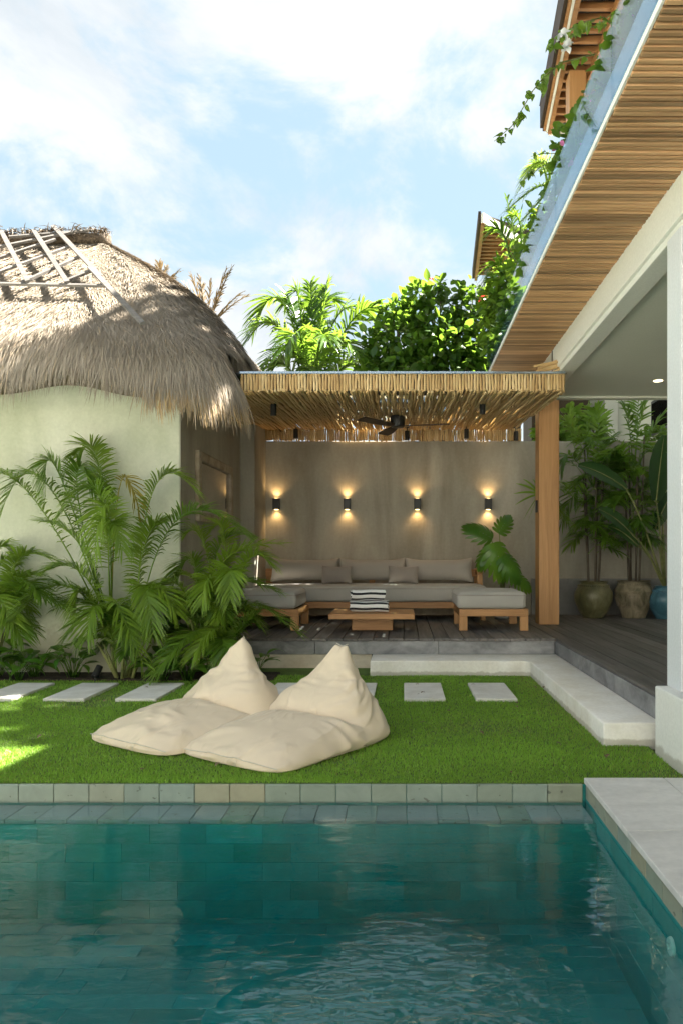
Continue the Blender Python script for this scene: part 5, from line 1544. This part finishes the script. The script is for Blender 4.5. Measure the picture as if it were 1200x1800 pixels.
def spot_lamp(label, px, py, y, hang):
    c = at(px, py, y); root = thing('ceiling_spot', label, 'spotlight', c, 0, 'black spotlights under the stick ceiling')
    top = pz(y) - .012
    MB().lathe([(.03, -.075), (.037, -.075), (.037, .06), (.032, .07)], 16, c).build('can', M['black_metal'], root, angle=40)
    MB().tube([c + Vector((0, .03, .05)), Vector((c.x, c.y + .03, top))], .008, 6).build('arm', M['black_metal'], root)
    MB().lathe([(.032, 0), (.032, .012)], 16, (c.x, c.y + .03, top - .006)).build('mount', M['black_metal'], root, angle=40)
for a in (((481, 720, 8.75, 0), 'black cylinder spotlight under the sticks by the thatch'), ((847, 717, 8.75, 0), 'black cylinder spotlight under the sticks beyond the fan blade tip'), ((520, 762, 10.95, 0), 'small black spotlight at the rear sticks, first from the thatch'),
          ((715, 765, 11.05, 0), 'small black spotlight at the rear sticks directly behind the fan'), ((819, 762, 10.95, 0), 'small black spotlight at the rear sticks past the fan'), ((906, 766, 11.1, 0), 'small black spotlight at the rear sticks close to the wooden post')):
    spot_lamp(a[1], *a[0])

fc = at(698, 741, 9.75)
fan = thing('ceiling_fan', 'dark ceiling fan with three thin blades under the stick ceiling', 'fan', fc)
MB().lathe([(.04, -.085), (.085, -.08), (.098, -.06), (.100, .05), (.092, .075), (.03, .08)], 24, fc).build('motor', M['black_metal'], fan, angle=35)
MB().tube([fc + Vector((0, 0, .07)), (fc.x, fc.y, pz(fc.y) - .008)], .014, 8).build('rod', M['black_metal'], fan)
MB().lathe([(.05, 0), (.042, .03)], 16, (fc.x, fc.y, pz(fc.y) - .045)).build('canopy', M['black_metal'], fan)
bm_ = MB(); vs = []
for k in range(9):
    u = k / 8; w = .030 + .048 * math.sin(min(1, u * 1.25) * math.pi * .62); x = .07 + u * .64
    vs.append([bm_.bm.verts.new((x, s * w, .010 * s + z)) for s, z in ((1, .006), (-1, .006), (-1, -.006), (1, -.006))])
for a, b in zip(vs, vs[1:]):
    for k in range(4): bm_.bm.faces.new((a[k], a[(k + 1) % 4], b[(k + 1) % 4], b[k]))
bm_.bm.faces.new(vs[0]); bm_.bm.faces.new(vs[-1])
blade = bm_.mesh('blade', M['dark_wood'], angle=30)
for a in (-12, 108, 228): link('blade', blade, fan, fc + Vector((0, 0, -.062)), (0, 0, R(a)))

mr = thing('wall_mirror', 'weathered carved frame mirror hanging on the shaded side wall', 'mirror', (-2.43, 9.14, 1.75))
mx, my0, my1, mz0, mz1, mw = -2.434, 8.31, 9.97, 1.70, 2.535, .115
for nm, a, b, c_, d in (('frame_side', my0, my0 + mw, mz0, mz1), ('frame_side', my1 - mw, my1, mz0, mz1), ('frame_rail', my0 + mw + .001, my1 - mw - .001, mz1 - mw, mz1), ('frame_rail', my0 + mw + .001, my1 - mw - .001, mz0, mz0 + mw)):
    boxo(nm, M['marble'], mr, mx, mx + .055, a, b, c_, d, .016, 2)
boxo('mirror_glass', M['mirror'], mr, mx + .002, mx + .016, my0 + mw - .01, my1 - mw + .01, mz0 + mw - .01, mz1 - mw + .01, 0)

gs = thing('garden_spotlight', 'small black spike spotlight in the soil under the tallest palm', 'spotlight', (-3.15, 7.28, .02))
MB().tube([(-3.15, 7.28, -.02), (-3.15, 7.28, .07)], .010, 6).build('spike', M['black_metal'], gs)
MB().tube([(-3.15, 7.27, .055), (-3.13, 7.34, .155)], [.040, .034], 14).build('head', M['black_metal'], gs, angle=40)
inlet = at(1168, 1556, 2.55); 
pi_ = thing('pool_inlet', 'round white water inlet set in the side wall of the pool', 'inlet', (X_COPE + .008, 2.72, -.20))
q = MB(); q.lathe([(.0, .0), (.012, .0), (.014, .012), (.032, .010), (.036, .0), (.036, -.004)][::-1], 20)
link('flange', q.mesh('flange', M['white_paint'], angle=40), pi_, (X_COPE + .009, 2.72, -.20), (0, R(-90), 0))

# ------------------------------------------------------------------ pots and their plants
def pot(name, label, px, y, r, h, mat, prof, ribs=False):
    x = (px - VPX) / FPX * y
    root = thing(name, label, 'pot', (x, y, ZD), 0, 'old glazed pots along the wall')
    P = [(a * r, b * h) for a, b in prof]
    inner = [(P[-1][0] - .025, P[-1][1] - .004), (P[-1][0] - .03, P[-1][1] - .09)]
    MB().lathe(P + inner, 40, (x, y, ZD + .001)).build('body', M[mat], root, angle=45)
    zs = P[-4][1]; rs = P[-4][0]
    band = MB()
    n = 44
    for k in range(n):
        a = k * 6.2832 / n; band.box(-.012, .012, -.009, .009, -.013, .013, .005, 1, Matrix.Translation((x + math.cos(a) * (rs + .002), y + math.sin(a) * (rs + .002), ZD + zs)) @ Matrix.Rotation(a + 1.571, 4, 'Z'))
    tag(band.build('beaded_band', M[mat], root, True), kind='stuff')
    if ribs:
        rb_ = MB()
        for k in range(24):
            a = k * 6.2832 / 24; pts = [(x + math.cos(a) * np.interp(b * h, [q_[1] for q_ in P], [q_[0] for q_ in P]) * 1.005, y + math.sin(a) * np.interp(b * h, [q_[1] for q_ in P], [q_[0] for q_ in P]) * 1.005, ZD + b * h) for b in np.linspace(.32, .62, 5)]
            rb_.tube(pts, .010, 5)
        tag(rb_.build('ribs', M[mat], root, True), kind='stuff')
    s = MB().lathe([(0.001, 0), (P[-1][0] - .032, 0), (P[-1][0] - .032, .01)], 24, (x, y, ZD + P[-1][1] - .06)).build('soil', M['soil'], root)
    return x, y, ZD + P[-1][1] - .05
prof_o = [(.52, 0), (.56, .02), (.80, .22), (.96, .44), (1.0, .60), (.97, .70), (.78, .88), (.68, .93), (.70, .97), (.76, 1.0)]
prof_s = [(.58, 0), (.60, .03), (.74, .25), (.88, .48), (.97, .66), (1.0, .72), (.96, .75), (.80, .90), (.76, .93), (.80, .97), (.86, 1.0)]
prof_b = [(.55, 0), (.60, .04), (.86, .28), (1.0, .52), (.97, .68), (.80, .84), (.60, .93), (.56, .96), (.64, 1.0)]
p1 = pot('plant_pot', 'olive glazed round pot nearest the wooden post', 1042, 10.93, .292, .56, 'pot_olive', prof_o)
p2 = pot('plant_pot', 'mossy ribbed stone coloured pot between the olive and blue pots', 1113, 10.93, .300, .57, 'pot_stone', prof_s, True)
p3 = pot('plant_pot', 'turquoise blue glazed pot partly hidden by the white column', 1168, 10.75, .245, .50, 'pot_blue', prof_b)

def lady_palm(label, base, stems, tips, seed, low):
    random.seed(seed); stems += 1
    root = thing('potted_palm', label, 'palm', base, 0, 'potted palms along the wall')
    b = Vector(base)
    for k in range(stems):
        a = k * 2.4; top = b + Vector((math.cos(a) * .16, math.sin(a) * .10, random.uniform(1.5, 2.3)))
        p0 = b + Vector((math.cos(a) * .08, math.sin(a) * .08, 0))
        stem(root, [p0, p0.lerp(top, .5), top], .017, .011, 'bark')
        for j in range(7):
            s = p0.lerp(top, .30 + .115 * j + random.uniform(-.05, .05)); an = random.uniform(0, 6.28); r = random.uniform(.28, .50)
            t = s + Vector((math.cos(an) * r, max(-.45, math.sin(an) * r * .7) if s.y + math.sin(an) * r * .7 < 11.4 else .3, random.uniform(-.05, .32)))
            frond(root, (s, s.lerp(t, .5) + Vector((0, 0, .18)), t), 'lady_palm', pairs=12, ll=.34, lw=.023, pet=.34, droop=.35, vee=.15, r=.006, ang=(64, 26), broad=(.35, 1, .75, .05))
    for (vx, vy), (tx, ty), dy in tips:
        t = at(tx, ty, b.y + dy); v = at(vx, vy, b.y + dy * .5); s = b + Vector((0, 0, 1.5 if ty < 850 else .9))
        frond(root, (s, (v - (s * .25 + t * .25)) * 2, t), 'lady_palm', pairs=18, ll=.42, lw=.026, pet=.30, droop=.3, vee=.2, r=.010, ang=(60, 24), broad=(.4, 1, .8, .05))
    return root
lady_palm('lady palm with bright upper fronds growing in the olive pot', (p1[0], p1[1], p1[2]), 5,
          [((1030, 780), (1035, 690), 0), ((1010, 760), (985, 745), -.2), ((1050, 760), (1045, 720), -.2), ((1000, 800), (985, 830), -.3), ((1060, 790), (1075, 770), .1), ((1020, 860), (985, 920), -.2), ((1010, 790), (1000, 720), .2)], 1, 0)
lady_palm('dense dark lady palm growing in the mossy ribbed pot', (p2[0], p2[1], p2[2]), 6,
          [((1120, 760), (1140, 700), 0), ((1105, 750), (1095, 715), .1), ((1140, 770), (1165, 730), -.1), ((1090, 800), (1070, 800), -.3), ((1130, 800), (1160, 800), -.2), ((1100, 870), (1060, 900), -.3), ((1120, 730), (1120, 690), .2)], 2, 0)

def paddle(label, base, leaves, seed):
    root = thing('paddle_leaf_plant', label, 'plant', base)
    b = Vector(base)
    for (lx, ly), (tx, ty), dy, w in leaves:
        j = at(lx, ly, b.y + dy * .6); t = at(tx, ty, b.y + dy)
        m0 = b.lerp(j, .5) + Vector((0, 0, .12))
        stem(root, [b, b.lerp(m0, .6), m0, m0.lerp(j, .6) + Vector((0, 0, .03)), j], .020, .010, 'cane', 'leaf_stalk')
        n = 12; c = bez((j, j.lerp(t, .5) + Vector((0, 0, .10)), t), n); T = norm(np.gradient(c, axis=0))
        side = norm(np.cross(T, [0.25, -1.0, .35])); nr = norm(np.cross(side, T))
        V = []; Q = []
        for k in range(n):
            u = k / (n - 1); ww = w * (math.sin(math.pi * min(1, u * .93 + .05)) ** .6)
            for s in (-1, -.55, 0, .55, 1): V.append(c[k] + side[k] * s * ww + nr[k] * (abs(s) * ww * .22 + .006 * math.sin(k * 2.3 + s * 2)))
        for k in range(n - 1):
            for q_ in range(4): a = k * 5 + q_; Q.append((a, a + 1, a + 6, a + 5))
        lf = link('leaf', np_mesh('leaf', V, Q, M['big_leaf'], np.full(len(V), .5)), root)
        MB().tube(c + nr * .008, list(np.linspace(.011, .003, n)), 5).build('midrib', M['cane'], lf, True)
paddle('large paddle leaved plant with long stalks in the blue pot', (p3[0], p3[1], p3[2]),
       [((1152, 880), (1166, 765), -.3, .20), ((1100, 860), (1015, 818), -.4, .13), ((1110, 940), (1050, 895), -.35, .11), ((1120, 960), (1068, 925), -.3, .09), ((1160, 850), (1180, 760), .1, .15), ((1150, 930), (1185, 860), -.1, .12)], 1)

def monstera_leaf(parent, c, d, L, up, mat='broad_leaf', lobes=7):
    """split leaf: separate curved lobes fused along the midrib"""
    d = Vector(d).normalized(); up = Vector(up); s = d.cross(up).normalized(); nn = s.cross(d).normalized()
    V, Q = [], []
    for side in (1, -1):
        for k in range(lobes):
            t0 = -.05 + k / lobes * .92; t1 = t0 + .80 / lobes
            a = R(100 - 80 * k / (lobes - 1)); ln = L * (.58 * math.sin(math.pi * (.25 + .62 * k / lobes)) + .04)
            n = 6
            for j in range(n):
                u = j / (n - 1); w = (t1 - t0) * L * .5 * (1.55 if u < .3 else 1.5 - .3 * (u - .3)) * (1 if u < .8 else max(.1, 1 - ((u - .8) / .2) ** 2 * .9))
                ctr = d * (L * (t0 + t1) / 2)
                dr = d * math.cos(a - u * .35) + s * side * math.sin(a - u * .35)
                wd = d * math.sin(a) - s * side * math.cos(a)
                p = ctr + dr * ln * u - nn * (ln * .55 * u * u) + nn * .02 * u
                V += [Vector(c) + p - wd * w, Vector(c) + p + wd * w]
            b = len(V) - 2 * n
            for j in range(n - 1): Q.append((b + 2 * j, b + 2 * j + 1, b + 2 * j + 3, b + 2 * j + 2))
    V = [Vector(v) - nn * (((Vector(v) - Vector(c)).dot(d) / L) ** 2 * L * .25) for v in V]
    return link('leaf', np_mesh('leaf', V, Q, M[mat], np.full(len(V), .5)), parent)
mo = Vector((1.52, 10.75, ZD))
mroot = thing('monstera', 'split leaved monstera growing up behind the ottoman by the post', 'plant', mo)
MB().lathe([(.001, 0), (.13, 0), (.15, .02), (.17, .26), (.18, .28), (.155, .275), (.15, .24)], 24, mo + Vector((0, 0, .001))).build('pot', M['concrete'], mroot, angle=40)
for (px, py), dd, L, upv, dy in (((868, 958), (.35, -.25, -1), .46, (.2, -1, .2), -.25), ((862, 945), (-.6, -.2, .35), .36, (0, -1, .5), -.1), ((885, 980), (.5, -.3, -.7), .36, (.2, -1, .3), -.35), ((905, 1015), (.7, -.2, -.5), .26, (.1, -1, .4), -.2), ((862, 965), (-.5, -.3, -.7), .30, (-.2, -1, .3), -.15), ((876, 935), (.4, .1, .6), .30, (0, -1, .3), 0)):
    p = at(px, py, 10.6 + dy)
    stem(mroot, [mo + Vector((0, 0, .22)), mo.lerp(p, .55) + Vector((0, 0, .18)), p], .012, .007, 'cane', 'leaf_stalk')
    monstera_leaf(mroot, p, dd, L, upv)
# strap leaves leaning out past the post
sp_ = thing('fan_palm', 'dark fan palm with a few strap leaflets leaning out beside the wooden post', 'palm', (2.28, 10.6, ZD))
b = Vector((2.28, 10.6, ZD))
h = at(948, 868, 10.4)
stem(sp_, [b, b.lerp(h, .5) + Vector((.03, 0, 0)), h], .022, .012, 'cane')
for tx, ty in ((902, 868), (906, 850), (918, 842), (904, 888), (918, 915), (926, 918), (935, 842)):
    t = at(tx, ty, 10.35)
    P = bez((h, h.lerp(t, .5) + Vector((0, -.02, .05)), t), 6)[None]
    W = np.tile(np.array([.004, 0, .017]), (6, 1))[None] * np.array([.4, .9, 1, .9, .7, .1])[None, :, None]
    V, Q = ribbons(P, W); link('leaflet', np_mesh('leaflet', V, Q, M['lady_palm'], np.full(len(V), .5)), sp_)
for tx, ty in ((1000, 925), (1010, 870), (990, 850), (985, 905)):
    t = at(tx, ty, 10.4)
    frond(sp_, (h, h.lerp(t, .5) + Vector((0, 0, .15)), t), 'lady_palm', pairs=12, ll=.32, lw=.016, pet=.2, droop=.5, r=.007)
